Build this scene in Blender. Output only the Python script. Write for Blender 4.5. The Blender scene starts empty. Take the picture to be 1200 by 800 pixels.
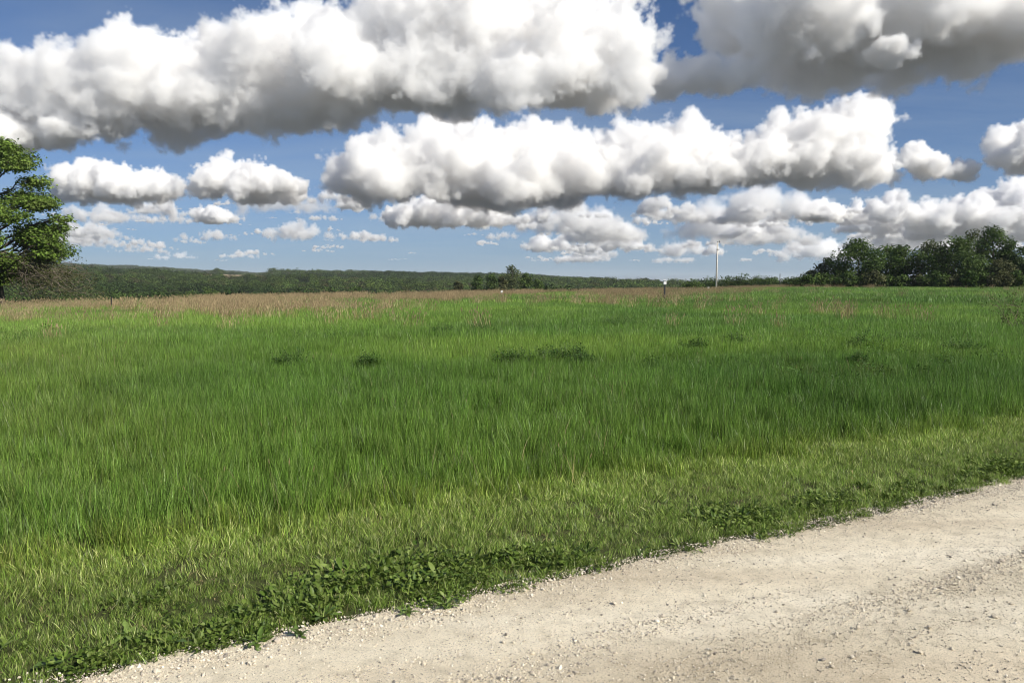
import bpy, math, random, bmesh
import numpy as np
from mathutils import Vector, Matrix

# ------------------------------------------------------------------ camera, sky, sun, exposure
S = bpy.context.scene
COL = S.collection
random.seed(7)
RNG = np.random.default_rng(7)

PITCH = math.radians(4.33)
EYE = Vector((0.0, 0.0, 1.62))
FPX = 924.0
cam = bpy.data.cameras.new('camera')
cam.sensor_width = 36.0
cam.lens = 36.0 * FPX / 1200.0
cam.clip_start = 0.05
cam.clip_end = 400000.0
cam_o = bpy.data.objects.new('camera', cam)
COL.objects.link(cam_o)
cam_o.location = EYE
cam_o.rotation_euler = (math.pi / 2 - PITCH, 0, 0)
S.camera = cam_o

SUN_EL = math.radians(34.0)
SUN_DIR = Vector((0.80, -0.60, 0.0)).normalized() * math.cos(SUN_EL) + Vector((0, 0, math.sin(SUN_EL)))
sun = bpy.data.lights.new('sun', 'SUN')
sun.energy = 4.6
sun.angle = math.radians(0.53)
sun.color = (1.0, 0.935, 0.82)
sun_o = bpy.data.objects.new('sun', sun)
COL.objects.link(sun_o)
sun_o.location = (30, -30, 60)
sun_o.rotation_euler = SUN_DIR.to_track_quat('Z', 'Y').to_euler()

W = bpy.data.worlds.new('World')
S.world = W
W.use_nodes = True
wn, wl = W.node_tree.nodes, W.node_tree.links
sky = wn.new('ShaderNodeTexSky')
sky.sky_type = 'NISHITA'
sky.sun_disc = False
sky.sun_elevation = SUN_EL
sky.sun_rotation = math.atan2(SUN_DIR.x, SUN_DIR.y)
sky.altitude = 3000.0
sky.air_density = 1.0
sky.dust_density = 0.0
sky.ozone_density = 10.0
bg = wn['Background']
bg.inputs['Strength'].default_value = 0.063

def wnode(t, **kw):
    n = wn.new(t)
    for k, v in kw.items():
        if k.startswith('i'): n.inputs[int(k[1:])].default_value = v
        else: setattr(n, k, v)
    return n
geo = wnode('ShaderNodeTexCoord')
sep = wnode('ShaderNodeSeparateXYZ')
wl.new(geo.outputs['Generated'], sep.inputs[0])
# a pale layer of hazy air low round the whole horizon
zc = wnode('ShaderNodeMath', operation='MAXIMUM', i1=0.0)
wl.new(sep.outputs['Z'], zc.inputs[0])
zm = wnode('ShaderNodeMath', operation='MULTIPLY', i1=-8.0)
wl.new(zc.outputs[0], zm.inputs[0])
ze = wnode('ShaderNodeMath', operation='EXPONENT')
wl.new(zm.outputs[0], ze.inputs[0])
zf = wnode('ShaderNodeMath', operation='MULTIPLY', i1=0.93)
wl.new(ze.outputs[0], zf.inputs[0])
mixh = wnode('ShaderNodeMixRGB')
mixh.inputs['Color2'].default_value = (3.3, 4.45, 5.7, 1)
wl.new(zf.outputs[0], mixh.inputs['Fac'])
wl.new(sky.outputs[0], mixh.inputs['Color1'])
# thin cirrus veil, drawn on a flat layer high above: direction / height
zp = wnode('ShaderNodeMath', operation='ADD', i1=0.09)
wl.new(zc.outputs[0], zp.inputs[0])
dv = wnode('ShaderNodeVectorMath', operation='DIVIDE')
wl.new(geo.outputs['Generated'], dv.inputs[0])
wl.new(zp.outputs[0], dv.inputs[1])
mp = wnode('ShaderNodeMapping')
mp.inputs['Scale'].default_value = (0.42, 1.0, 0.0)
mp.inputs['Rotation'].default_value = (0, 0, 0.35)
mp.inputs['Location'].default_value = (5.7, 1.9, 0)
wl.new(dv.outputs[0], mp.inputs['Vector'])
nz = wnode('ShaderNodeTexNoise')
nz.inputs['Scale'].default_value = 0.8
nz.inputs['Detail'].default_value = 7.0
nz.inputs['Roughness'].default_value = 0.58
nz.inputs['Distortion'].default_value = 0.4
wl.new(mp.outputs[0], nz.inputs['Vector'])
cr = wnode('ShaderNodeMapRange')
cr.inputs[1].default_value = 0.42; cr.inputs[2].default_value = 0.80
cr.inputs[3].default_value = 0.0; cr.inputs[4].default_value = 0.48
wl.new(nz.outputs['Fac'], cr.inputs[0])
mixc = wnode('ShaderNodeMixRGB')
mixc.inputs['Color2'].default_value = (4.6, 5.7, 6.8, 1)
wl.new(cr.outputs[0], mixc.inputs['Fac'])
wl.new(mixh.outputs[0], mixc.inputs['Color1'])
wl.new(mixc.outputs[0], bg.inputs['Color'])


S.view_settings.view_transform = 'Standard'
S.view_settings.look = 'None'
S.view_settings.exposure = 0.46
S.view_settings.gamma = 1.0
S.render.engine = 'CYCLES'
S.cycles.use_denoising = True
try:
    S.cycles.denoiser = 'OPENIMAGEDENOISE'
    S.cycles.denoising_input_passes = 'RGB_ALBEDO_NORMAL'
except Exception:
    pass
S.cycles.filter_width = 1.05
S.cycles.max_bounces = 30
S.cycles.diffuse_bounces = 3
S.cycles.glossy_bounces = 2
S.cycles.transmission_bounces = 4
S.cycles.transparent_max_bounces = 24
S.cycles.volume_bounces = 28
S.cycles.sample_clamp_indirect = 6.0

# ------------------------------------------------------------------ helpers
def pix_dir(px, py):
    """unit direction through a point of the 1200 x 800 photograph"""
    u, v = (px - 600.0) / FPX, (400.0 - py) / FPX
    f = Vector((0, math.cos(PITCH), -math.sin(PITCH)))
    up = Vector((0, math.sin(PITCH), math.cos(PITCH)))
    return (f + Vector((1, 0, 0)) * u + up * v)

def at(px, py, y):
    """the point at depth y metres (along world Y) seen at photo pixel px, py"""
    d = pix_dir(px, py)
    return EYE + d * (y / d.y)

def tag(o, label=None, cat=None, group=None, kind=None):
    if label: o['label'] = label
    if cat: o['category'] = cat
    if group: o['group'] = group
    if kind: o['kind'] = kind
    return o

def link(o, parent=None):
    COL.objects.link(o)
    if parent is not None:
        o.parent = parent
    return o

def empty(name, loc=(0, 0, 0), rz=0.0):
    o = bpy.data.objects.new(name, None)
    o.location = loc
    o.rotation_euler = (0, 0, rz)
    o.empty_display_size = 0.3
    return link(o)

def mesh_np(name, verts, faces, smooth=True, mats=(), midx=None):
    """verts (n,3), faces (m,k) array of one polygon size, or list of lists"""
    me = bpy.data.meshes.new(name)
    verts = np.asarray(verts, dtype=np.float32)
    if isinstance(faces, np.ndarray):
        m, k = faces.shape
        me.vertices.add(len(verts))
        me.vertices.foreach_set('co', verts.ravel())
        me.loops.add(m * k)
        me.loops.foreach_set('vertex_index', faces.astype(np.int32).ravel())
        me.polygons.add(m)
        me.polygons.foreach_set('loop_start', np.arange(0, m * k, k, dtype=np.int32))
        me.polygons.foreach_set('loop_total', np.full(m, k, dtype=np.int32))
    else:
        me.from_pydata(verts.tolist(), [], faces)
    for mt in mats:
        me.materials.append(mt)
    me.update(calc_edges=True)
    me.validate()
    if midx is not None:
        me.polygons.foreach_set('material_index', np.asarray(midx, dtype=np.int32))
    me.polygons.foreach_set('use_smooth', np.full(len(me.polygons), bool(smooth)))
    return me

def obj(name, me, parent=None, loc=(0, 0, 0)):
    o = bpy.data.objects.new(name, me)
    o.location = loc
    return link(o, parent)

def new_mat(name):
    m = bpy.data.materials.new(name)
    m.use_nodes = True
    return m, m.node_tree.nodes, m.node_tree.links, m.node_tree.nodes['Principled BSDF']

# vectorised noise -------------------------------------------------
def _hash(ix, iy, iz, seed):
    h = (ix.astype(np.int64) * 374761393 + iy.astype(np.int64) * 668265263 +
         iz.astype(np.int64) * 2147483647 + seed * 974634777) & 0xffffffff
    h = ((h ^ (h >> 13)) * 1274126177) & 0xffffffff
    h = ((h ^ (h >> 16)) * 2246822519) & 0xffffffff
    return (h ^ (h >> 15)) & 0xffffffff

def vnoise(p, seed=0):
    """value noise in -1..1, p (n,3)"""
    i = np.floor(p).astype(np.int64)
    f = p - i
    f = f * f * f * (f * (f * 6 - 15) + 10)
    out = np.zeros(len(p))
    for dx in (0, 1):
        wx = f[:, 0] if dx else 1 - f[:, 0]
        for dy in (0, 1):
            wy = f[:, 1] if dy else 1 - f[:, 1]
            for dz in (0, 1):
                wz = f[:, 2] if dz else 1 - f[:, 2]
                out += wx * wy * wz * (_hash(i[:, 0] + dx, i[:, 1] + dy, i[:, 2] + dz, seed) / 4294967295.0)
    return out * 2 - 1

def fbm(p, octaves=4, seed=0, gain=0.5):
    a, s, t = 1.0, 0.0, 0.0
    q = np.array(p, dtype=np.float64)
    for o in range(octaves):
        s = s + a * vnoise(q, seed + o * 17)
        t += a
        a *= gain
        q = q * 2.03 + 11.7
    return s / t

def worley(p, seed=0):
    """distance to nearest feature point, about 0..1"""
    i = np.floor(p).astype(np.int64)
    f = p - i
    best = np.full(len(p), 9.0)
    for dx in (-1, 0, 1):
        for dy in (-1, 0, 1):
            for dz in (-1, 0, 1):
                a, b, c = i[:, 0] + dx, i[:, 1] + dy, i[:, 2] + dz
                h = _hash(a, b, c, seed)
                fx = dx + (h & 1023) / 1023.0 - f[:, 0]
                fy = dy + ((h >> 10) & 1023) / 1023.0 - f[:, 1]
                fz = dz + ((h >> 20) & 1023) / 1023.0 - f[:, 2]
                best = np.minimum(best, fx * fx + fy * fy + fz * fz)
    return np.sqrt(best)

def p2(x, y, s):
    x = np.asarray(x, dtype=np.float64); y = np.asarray(y, dtype=np.float64)
    return np.stack([x.ravel() / s, y.ravel() / s, np.zeros(x.size)], 1)

def smooth(a, b, x):
    t = np.clip((np.asarray(x, dtype=np.float64) - a) / (b - a), 0, 1)
    return t * t * (3 - 2 * t)
# ------------------------------------------------------------------ terrain
def road_s(x, y):
    """distance from the road's grassy edge, positive on the field side"""
    return (np.asarray(y, dtype=float) - 4.06 - 0.547 * np.asarray(x, dtype=float)) / 1.14

PXS = np.array([-500, 0, 300, 600, 700, 800, 940, 1200, 1700], dtype=float)
CRD = np.array([70, 74, 80, 94, 112, 140, 168, 205, 230], dtype=float)       # distance of the field's brow
CRZ = np.array([-0.7, -0.66, -0.42, -0.22, -0.18, -0.2, 0.30, 0.42, 0.5])       # its height
RIDGE = np.array([316, 310, 319, 323, 327, 334, 337, 339, 340], dtype=float)  # skyline of the far hills in the photo
def az_px(x, y):
    az = np.arctan2(x, np.maximum(y, 1e-6))
    az = np.clip(az, -1.2, 1.2)
    return 600 + FPX * np.tan(az)

def ground_z(x, y):
    x = np.asarray(x, dtype=float).ravel(); y = np.asarray(y, dtype=float).ravel()
    r = np.hypot(x, y)
    px = np.where(y > 0, az_px(x, y), np.where(x > 0, 1700, -500))
    dc = np.interp(px, PXS, CRD); zc = np.interp(px, PXS, CRZ)
    s = road_s(x, y)
    z = zc * smooth(14, 1.0, dc * 0 + 1) * 0
    z = zc * smooth(0, 1, (r - 12) / np.maximum(dc - 12, 1))
    z = z + fbm(p2(x, y, 9.0), 3, 3) * 0.10 * smooth(4, 14, s) * smooth(0, 25, r)
    # beyond the brow: valley, then the far hills
    over = np.maximum(r - dc, 0)
    deep = np.where(px > 900, np.interp(px, [900, 1100], [12, 3]), 14)
    z = z - deep * smooth(0, 260, over) - 0.02 * np.minimum(over, 60) * smooth(0, 30, over)
    rp = np.interp(px, PXS, RIDGE)
    top = EYE.z + (330 - rp) / FPX * 3000 - 13
    rise = smooth(360, 3000, r) * 0.35 + 0.65 * np.clip((r - 360) / 2640, 0, 1)
    z = z + (top + deep) * rise
    z = z + fbm(p2(x, y, 420.0), 4, 8) * 22 * smooth(330, 900, r) * (1 - 0.5 * smooth(2200, 3000, r))
    for pa, pb, da, db in ((178, 250, 1090, 1700), (263, 316, 1160, 1560), (122, 166, 1500, 2050)):      # slopes that tilt toward the road
        z = z + 3.5 * smooth(da, db, r) * (1 - smooth(db, db + 500, r)) * smooth(pa - 25, pa, px) * (1 - smooth(pb, pb + 25, px))
    z = z - 90 * smooth(3100, 6500, r)
    return z

def sheet_polar(radii, azs, dz=0.0):
    R, A = np.meshgrid(radii, azs, indexing='ij')
    x = (R * np.sin(A)).ravel(); y = (R * np.cos(A)).ravel()
    z = ground_z(x, y) + dz
    nr, na = len(radii), len(azs)
    i = np.arange(nr - 1)[:, None] * na + np.arange(na)[None, :]
    j = np.arange(nr - 1)[:, None] * na + (np.arange(na)[None, :] + 1) % na
    f = np.stack([i, j, j + na, i + na], -1).reshape(-1, 4)[:, ::-1]
    return np.stack([x, y, z], 1), f

def ramp(n, stops):
    cr_ = n.new('ShaderNodeValToRGB')
    while len(cr_.color_ramp.elements) < len(stops):
        cr_.color_ramp.elements.new(0.5)
    for e, (p, c) in zip(cr_.color_ramp.elements, stops):
        e.position = p; e.color = (*c, 1)
    return cr_

m_soil, n, l, b = new_mat('field_soil')
tc = n.new('ShaderNodeTexCoord')
nz = n.new('ShaderNodeTexNoise'); nz.inputs['Scale'].default_value = 0.02; nz.inputs['Detail'].default_value = 9
nz2 = n.new('ShaderNodeTexNoise'); nz2.inputs['Scale'].default_value = 6.0; nz2.inputs['Detail'].default_value = 8
l.new(tc.outputs['Object'], nz.inputs['Vector']); l.new(tc.outputs['Object'], nz2.inputs['Vector'])
r1 = ramp(n, [(0.3, (0.040, 0.062, 0.018)), (0.7, (0.075, 0.085, 0.030))])
r2 = ramp(n, [(0.35, (0.05, 0.045, 0.025)), (0.65, (0.085, 0.095, 0.035))])
mx = n.new('ShaderNodeMixRGB'); mx.inputs['Fac'].default_value = 0.5
l.new(nz.outputs['Fac'], r1.inputs[0]); l.new(nz2.outputs['Fac'], r2.inputs[0])
l.new(r1.outputs[0], mx.inputs['Color1']); l.new(r2.outputs[0], mx.inputs['Color2'])
# unseen land past the hills, added grey patches neutralise its bounce on cloud bases
vl = n.new('ShaderNodeVectorMath'); vl.operation = 'LENGTH'; l.new(tc.outputs['Object'], vl.inputs[0])
mr = n.new('ShaderNodeMapRange'); mr.inputs[1].default_value = 3300; mr.inputs[2].default_value = 4200; l.new(vl.outputs['Value'], mr.inputs[0])
vf = n.new('ShaderNodeTexVoronoi'); vf.inputs['Scale'].default_value = 0.0022; l.new(tc.outputs['Object'], vf.inputs['Vector'])
rf_ = ramp(n, [(0.0, (.062, .068, .068)), (0.45, (.092, .096, .094)), (1.0, (.055, .062, .05))]); l.new(vf.outputs['Color'], rf_.inputs[0])
mxf = n.new('ShaderNodeMixRGB'); l.new(mr.outputs[0], mxf.inputs['Fac']); l.new(mx.outputs[0], mxf.inputs['Color1']); l.new(rf_.outputs[0], mxf.inputs['Color2'])
l.new(mxf.outputs[0], b.inputs['Base Color']); b.inputs['Roughness'].default_value = 0.95
b.inputs['Specular IOR Level'].default_value = 0.1
bp = n.new('ShaderNodeBump'); bp.inputs['Strength'].default_value = 0.6; bp.inputs['Distance'].default_value = 0.03
l.new(nz2.outputs['Fac'], bp.inputs['Height']); l.new(bp.outputs[0], b.inputs['Normal'])

radii = np.concatenate([[0.02, 1.0, 2.0], np.geomspace(3, 300, 90), np.geomspace(310, 7000, 90), np.geomspace(8000, 45000, 12)])
azs = np.concatenate([np.radians(np.linspace(-48, 48, 240)), np.radians(np.linspace(52, 308, 50))])
gv, gf = sheet_polar(radii, azs)
ground = obj('ground', mesh_np('ground', gv, gf, True, [m_soil]))
tag(ground, 'rolling ground of the field and the hills beyond', kind='structure')

# ------------------------------------------------------------------ gravel road
m_road, n, l, b = new_mat('crushed_limestone')
tc = n.new('ShaderNodeTexCoord')
mpn = n.new('ShaderNodeMapping'); mpn.inputs['Rotation'].default_value = (0, 0, -math.atan(0.547)); mpn.inputs['Scale'].default_value = (0.22, 1.0, 1)
l.new(tc.outputs['Object'], mpn.inputs['Vector'])
big = n.new('ShaderNodeTexNoise'); big.inputs['Scale'].default_value = 1.5; big.inputs['Detail'].default_value = 5
l.new(mpn.outputs[0], big.inputs['Vector'])
mid = n.new('ShaderNodeTexNoise'); mid.inputs['Scale'].default_value = 9; mid.inputs['Detail'].default_value = 8; mid.inputs['Roughness'].default_value = 0.65
vor = n.new('ShaderNodeTexVoronoi'); vor.inputs['Scale'].default_value = 210
vor2 = n.new('ShaderNodeTexVoronoi'); vor2.inputs['Scale'].default_value = 48
for t_ in (mid, vor, vor2): l.new(tc.outputs['Object'], t_.inputs['Vector'])
rb = ramp(n, [(0.30, (0.58, 0.50, 0.375)), (0.5, (0.72, 0.65, 0.505)), (0.68, (0.81, 0.75, 0.61))])
l.new(big.outputs['Fac'], rb.inputs[0])
rm_ = ramp(n, [(0.28, (0.62, 0.60, 0.56)), (0.48, (0.95, 0.95, 0.94)), (0.72, (1.12, 1.12, 1.12))])
l.new(mid.outputs['Fac'], rm_.inputs[0])
m1 = n.new('ShaderNodeMixRGB'); m1.blend_type = 'MULTIPLY'; m1.inputs['Fac'].default_value = 0.75
l.new(rb.outputs[0], m1.inputs['Color1']); l.new(rm_.outputs[0], m1.inputs['Color2'])
rv = ramp(n, [(0.0, (0.42, 0.40, 0.37)), (0.3, (0.95, 0.95, 0.95)), (1.0, (1.18, 1.17, 1.15))])
l.new(vor.outputs['Color'], rv.inputs[0])
m2 = n.new('ShaderNodeMixRGB'); m2.blend_type = 'MULTIPLY'; m2.inputs['Fac'].default_value = 0.8
l.new(m1.outputs[0], m2.inputs['Color1']); l.new(rv.outputs[0], m2.inputs['Color2'])
wsep = n.new('ShaderNodeSeparateXYZ'); wm_ = n.new('ShaderNodeMapping'); wm_.inputs['Rotation'].default_value = (0, 0, -math.atan(0.547)); l.new(tc.outputs['Object'], wm_.inputs['Vector']); l.new(wm_.outputs[0], wsep.inputs[0])
wad = n.new('ShaderNodeMath'); wad.operation = 'MULTIPLY_ADD'; wad.inputs[1].default_value = 0.5; l.new(big.outputs['Fac'], wad.inputs[0]); l.new(wsep.outputs['Y'], wad.inputs[2])
wsn = n.new('ShaderNodeMath'); wsn.operation = 'SINE'; wml = n.new('ShaderNodeMath'); wml.operation = 'MULTIPLY'; wml.inputs[1].default_value = 4.4; l.new(wad.outputs[0], wml.inputs[0]); l.new(wml.outputs[0], wsn.inputs[0])
wr = ramp(n, [(0.0, (0.88, 0.87, 0.85)), (1.0, (1.08, 1.08, 1.08))]); wmr = n.new('ShaderNodeMapRange'); wmr.inputs[1].default_value = -1; l.new(wsn.outputs[0], wmr.inputs[0]); l.new(wmr.outputs[0], wr.inputs[0])
m3 = n.new('ShaderNodeMixRGB'); m3.blend_type = 'MULTIPLY'; m3.inputs['Fac'].default_value = 1.0
l.new(m2.outputs[0], m3.inputs['Color1']); l.new(wr.outputs[0], m3.inputs['Color2'])
l.new(m3.outputs[0], b.inputs['Base Color'])
b.inputs['Roughness'].default_value = 0.9; b.inputs['Specular IOR Level'].default_value = 0.15
ad = n.new('ShaderNodeMath'); ad.operation = 'ADD'
l.new(vor.outputs['Distance'], ad.inputs[0]); l.new(mid.outputs['Fac'], ad.inputs[1])
bp = n.new('ShaderNodeBump'); bp.inputs['Strength'].default_value = 0.5; bp.inputs['Distance'].default_value = 0.004; bp.invert = False
l.new(ad.outputs[0], bp.inputs['Height']); l.new(bp.outputs[0], b.inputs['Normal'])

TH = math.atan(0.547)
RD = np.array([math.cos(TH), math.sin(TH)]); RN = np.array([-math.sin(TH), math.cos(TH)])   # along / across (towards the field)
def road_xy(u, s):
    """u metres along the road from the point abreast of the camera, s metres past the grassy edge"""
    o_ = np.array([0, 4.06])
    u = np.asarray(u, dtype=float); s = np.asarray(s, dtype=float)
    return o_[0] + RD[0] * u + RN[0] * s, o_[1] + RD[1] * u + RN[1] * s
def edge_wob(u):
    q = np.stack([np.asarray(u, float) / 0.9, np.zeros(np.size(u)), np.zeros(np.size(u))], 1)
    return fbm(q, 4, 51, 0.6) * 0.16
us = np.concatenate([np.linspace(-140, -8, 60), np.linspace(-7.9, 14, 440), np.geomspace(14.1, 260, 80)])
rows = np.concatenate([np.linspace(0, 1, 26), [1.6, 2.4, 3.4, 4.6, 5.8]])
V = []
for k, t in enumerate(rows):
    s_ = np.where(t == 0, edge_wob(us), -t * 1.0 + edge_wob(us) * max(0, 1 - t * 2)) if t <= 1 else np.full(len(us), -t)
    x, y = road_xy(us, s_)
    z = 0.006 + 0.045 * smooth(0.0, 1.4, -s_ + edge_wob(us) * 0) + fbm(p2(x, y, 0.35), 3, 61) * 0.006 + fbm(p2(x, y, 1.7), 3, 62) * 0.012 * smooth(0, 0.6, -s_)
    if t == 0: z = np.full(len(us), 0.004)
    V.append(np.stack([x, y, z], 1))
nu = len(us)
rf = np.array([(a * nu + i, a * nu + i + 1, (a + 1) * nu + i + 1, (a + 1) * nu + i) for a in range(len(rows) - 1) for i in range(nu - 1)])
road = obj('road', mesh_np('road', np.concatenate(V), rf[:, ::-1], True, [m_road]))
tag(road, 'pale crushed limestone road with wheel-worn bands', kind='structure')
ROADV = None
def road_z(x, y):
    s = road_s(x, y)
    return 0.006 + 0.045 * smooth(0.0, 1.4, -s) + fbm(p2(x, y, 0.35), 3, 61) * 0.006 + fbm(p2(x, y, 1.7), 3, 62) * 0.012 * smooth(0, 0.6, -s)
# ------------------------------------------------------------------ clouds
_bm = bmesh.new()
bmesh.ops.create_icosphere(_bm, subdivisions=2, radius=1.0)
ICO_V = np.array([v.co[:] for v in _bm.verts]); ICO_F = np.array([[v.index for v in f.verts] for f in _bm.faces])
_bm.free()
def voxel_remesh(tmp, voxel):
    to = bpy.data.objects.new('tmp', tmp)
    COL.objects.link(to)
    md = to.modifiers.new('r', 'REMESH')
    md.mode = 'VOXEL'
    md.voxel_size = voxel
    md.use_smooth_shade = True
    dg = bpy.context.evaluated_depsgraph_get()
    me = bpy.data.meshes.new_from_object(to.evaluated_get(dg))
    bpy.data.objects.remove(to); bpy.data.meshes.remove(tmp)
    return me

def cloud_mesh(name, puffs, base, voxel, seed=0, wob=1.0, rm=None):
    """puffs: array (n,4) of centre + radius in metres. Union of balls, remeshed, billowed with cell noise, flattened at the base."""
    nb = len(puffs)
    vs = (ICO_V[None, :, :] * puffs[:, None, 3:4] + puffs[:, None, :3]).reshape(-1, 3)
    fs = (ICO_F[None, :, :] + (np.arange(nb) * len(ICO_V))[:, None, None]).reshape(-1, 3)
    tmp = mesh_np('tmp', vs, fs)
    me = voxel_remesh(tmp, voxel)
    n = len(me.vertices)
    co = np.empty(n * 3, dtype=np.float32); no = np.empty(n * 3, dtype=np.float32)
    me.vertices.foreach_get('co', co)
    me.vertex_normals.foreach_get('vector', no)
    co = co.reshape(-1, 3).astype(np.float64); no = no.reshape(-1, 3).astype(np.float64)
    rm = rm or float(np.median(puffs[:, 3]))
    up = 0.35 + 0.65 * smooth(-0.3, 0.3, no[:, 2])
    warp = np.stack([fbm(co / rm + k * 31.7, 3, seed + k) for k in range(3)], 1)
    q = co + warp * rm * 0.5
    big = fbm(co / (rm * 2.6), 3, seed + 21)
    d = big * rm * 0.9
    d += (0.62 - worley(q / (rm * 1.1), seed + 5)) * rm * 0.70
    d += (0.6 - worley(q / (rm * 0.5), seed + 6)) * rm * 0.44
    d += (0.6 - worley(q / (rm * 0.24), seed + 7)) * rm * 0.22
    co += no * (d * up * wob)[:, None]
    if base is not None:
        wobz = base(co[:, 0]) + fbm(np.stack([co[:, 0], co[:, 1], co[:, 0] * 0], 1) / (rm * 0.8), 6, seed + 12, 0.6) * rm * 0.42
        low = co[:, 2] < wobz
        co[low, 2] = wobz[low] + (co[low, 2] - wobz[low]) * 0.45
    me.vertices.foreach_set('co', co.astype(np.float32).ravel())
    me.update()
    me = voxel_remesh(me, voxel * 0.94)            # heal the folds the noise made
    me.materials.clear()
    return me
def vol_mat(dens, key):
    m = bpy.data.materials.new('cloud_droplets')
    m.use_nodes = True
    n, l = m.node_tree.nodes, m.node_tree.links
    n.remove(n['Principled BSDF'])
    v = n.new('ShaderNodeVolumeScatter')
    v.inputs['Color'].default_value = (0.952, 0.979, 1, 1)
    v.inputs['Anisotropy'].default_value = 0.0
    at_ = n.new('ShaderNodeAttribute'); at_.attribute_name = 'density'
    mu = n.new('ShaderNodeMath'); mu.operation = 'MULTIPLY'; mu.inputs[1].default_value = dens
    l.new(at_.outputs['Fac'], mu.inputs[0]); l.new(mu.outputs[0], v.inputs['Density'])
    l.new(v.outputs[0], n['Material Output'].inputs['Volume'])
    m.cycles.volume_step_rate = STEP
    return m
STEP = 2.5
VOX = []
LATER = []
def cloud_volume(name, body, voxel, dens, rm, seed, amp=1.2, band=0.11, brk=1.35):
    """body: a closed mesh; builds a fog volume whose edge is eaten into by turbulence"""
    src = bpy.data.objects.new('body', body)
    co = np.empty(len(body.vertices) * 3, dtype=np.float32); body.vertices.foreach_get('co', co); co = co.reshape(-1, 3)
    lo, hi = co.min(0) - rm * 0.5, co.max(0) + rm * 0.5
    o = bpy.data.objects.new(name, bpy.data.volumes.new(name))
    LATER.append(o)
    ng = bpy.data.node_groups.new(name, 'GeometryNodeTree')
    ng.interface.new_socket('Geometry', in_out='INPUT', socket_type='NodeSocketGeometry')
    ng.interface.new_socket('Geometry', in_out='OUTPUT', socket_type='NodeSocketGeometry')
    N, L = ng.nodes, ng.links
    go = N.new('NodeGroupOutput')
    oi = N.new('GeometryNodeObjectInfo'); oi.inputs['Object'].default_value = src
    pos = N.new('GeometryNodeInputPosition')
    px = N.new('GeometryNodeProximity'); px.target_element = 'FACES'
    L.new(oi.outputs['Geometry'], px.inputs[0])
    sn = N.new('GeometryNodeSampleNearestSurface'); sn.data_type = 'FLOAT_VECTOR'
    nn = N.new('GeometryNodeInputNormal')
    L.new(oi.outputs['Geometry'], sn.inputs['Mesh']); L.new(nn.outputs[0], sn.inputs['Value'])
    sub_ = N.new('ShaderNodeVectorMath'); sub_.operation = 'SUBTRACT'
    L.new(pos.outputs[0], sub_.inputs[0]); L.new(px.outputs['Position'], sub_.inputs[1])
    dt = N.new('ShaderNodeVectorMath'); dt.operation = 'DOT_PRODUCT'
    L.new(sub_.outputs[0], dt.inputs[0]); L.new(sn.outputs[0], dt.inputs[1])
    sg = N.new('ShaderNodeMath'); sg.operation = 'SIGN'; L.new(dt.outputs['Value'], sg.inputs[0])
    sd = N.new('ShaderNodeMath'); sd.operation = 'MULTIPLY'; L.new(sg.outputs[0], sd.inputs[0]); L.new(px.outputs['Distance'], sd.inputs[1])
    nz = N.new('ShaderNodeTexNoise'); nz.inputs['Scale'].default_value = 1.0 / (rm * 0.62); nz.inputs['Detail'].default_value = 6; nz.inputs['Roughness'].default_value = 0.66
    ad = N.new('ShaderNodeVectorMath'); ad.operation = 'ADD'; ad.inputs[1].default_value = (seed * 97.0 * 50, 0, 0)
    L.new(pos.outputs[0], ad.inputs[0]); L.new(ad.outputs[0], nz.inputs['Vector'])
    nf = N.new('ShaderNodeMath'); nf.operation = 'MULTIPLY_ADD'; nf.inputs[1].default_value = 2 * amp * rm; nf.inputs[2].default_value = -amp * rm
    L.new(nz.outputs[0], nf.inputs[0])
    nb = N.new('ShaderNodeTexNoise'); nb.inputs['Scale'].default_value = 1.0 / (rm * 2.6); nb.inputs['Detail'].default_value = 3
    L.new(ad.outputs[0], nb.inputs['Vector'])
    nbf = N.new('ShaderNodeMath'); nbf.operation = 'MULTIPLY_ADD'; nbf.inputs[1].default_value = 2.6 * rm * brk; nbf.inputs[2].default_value = -1.3 * rm * brk - 0.24 * rm
    L.new(nb.outputs[0], nbf.inputs[0])
    nsum = N.new('ShaderNodeMath'); L.new(nf.outputs[0], nsum.inputs[0]); L.new(nbf.outputs[0], nsum.inputs[1])
    su = N.new('ShaderNodeMath'); su.operation = 'SUBTRACT'; L.new(nsum.outputs[0], su.inputs[0]); L.new(sd.outputs[0], su.inputs[1])
    dv = N.new('ShaderNodeMath'); dv.operation = 'DIVIDE'; dv.use_clamp = True; dv.inputs[1].default_value = band * rm
    L.new(su.outputs[0], dv.inputs[0])
    vc = N.new('GeometryNodeVolumeCube')
    L.new(dv.outputs[0], vc.inputs['Density'])
    vc.inputs['Min'].default_value = lo; vc.inputs['Max'].default_value = hi
    res = np.maximum(8, ((hi - lo) / voxel)).astype(int)
    vc.inputs['Resolution X'].default_value = int(res[0]); vc.inputs['Resolution Y'].default_value = int(res[1]); vc.inputs['Resolution Z'].default_value = int(res[2])
    sm = N.new('GeometryNodeSetMaterial'); sm.inputs['Material'].default_value = vol_mat(dens, name)
    L.new(vc.outputs[0], sm.inputs[0]); L.new(sm.outputs[0], go.inputs[0])
    o.modifiers.new('cloud', 'NODES').node_group = ng
    VOX.append(int(res.prod()))
    return o
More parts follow.
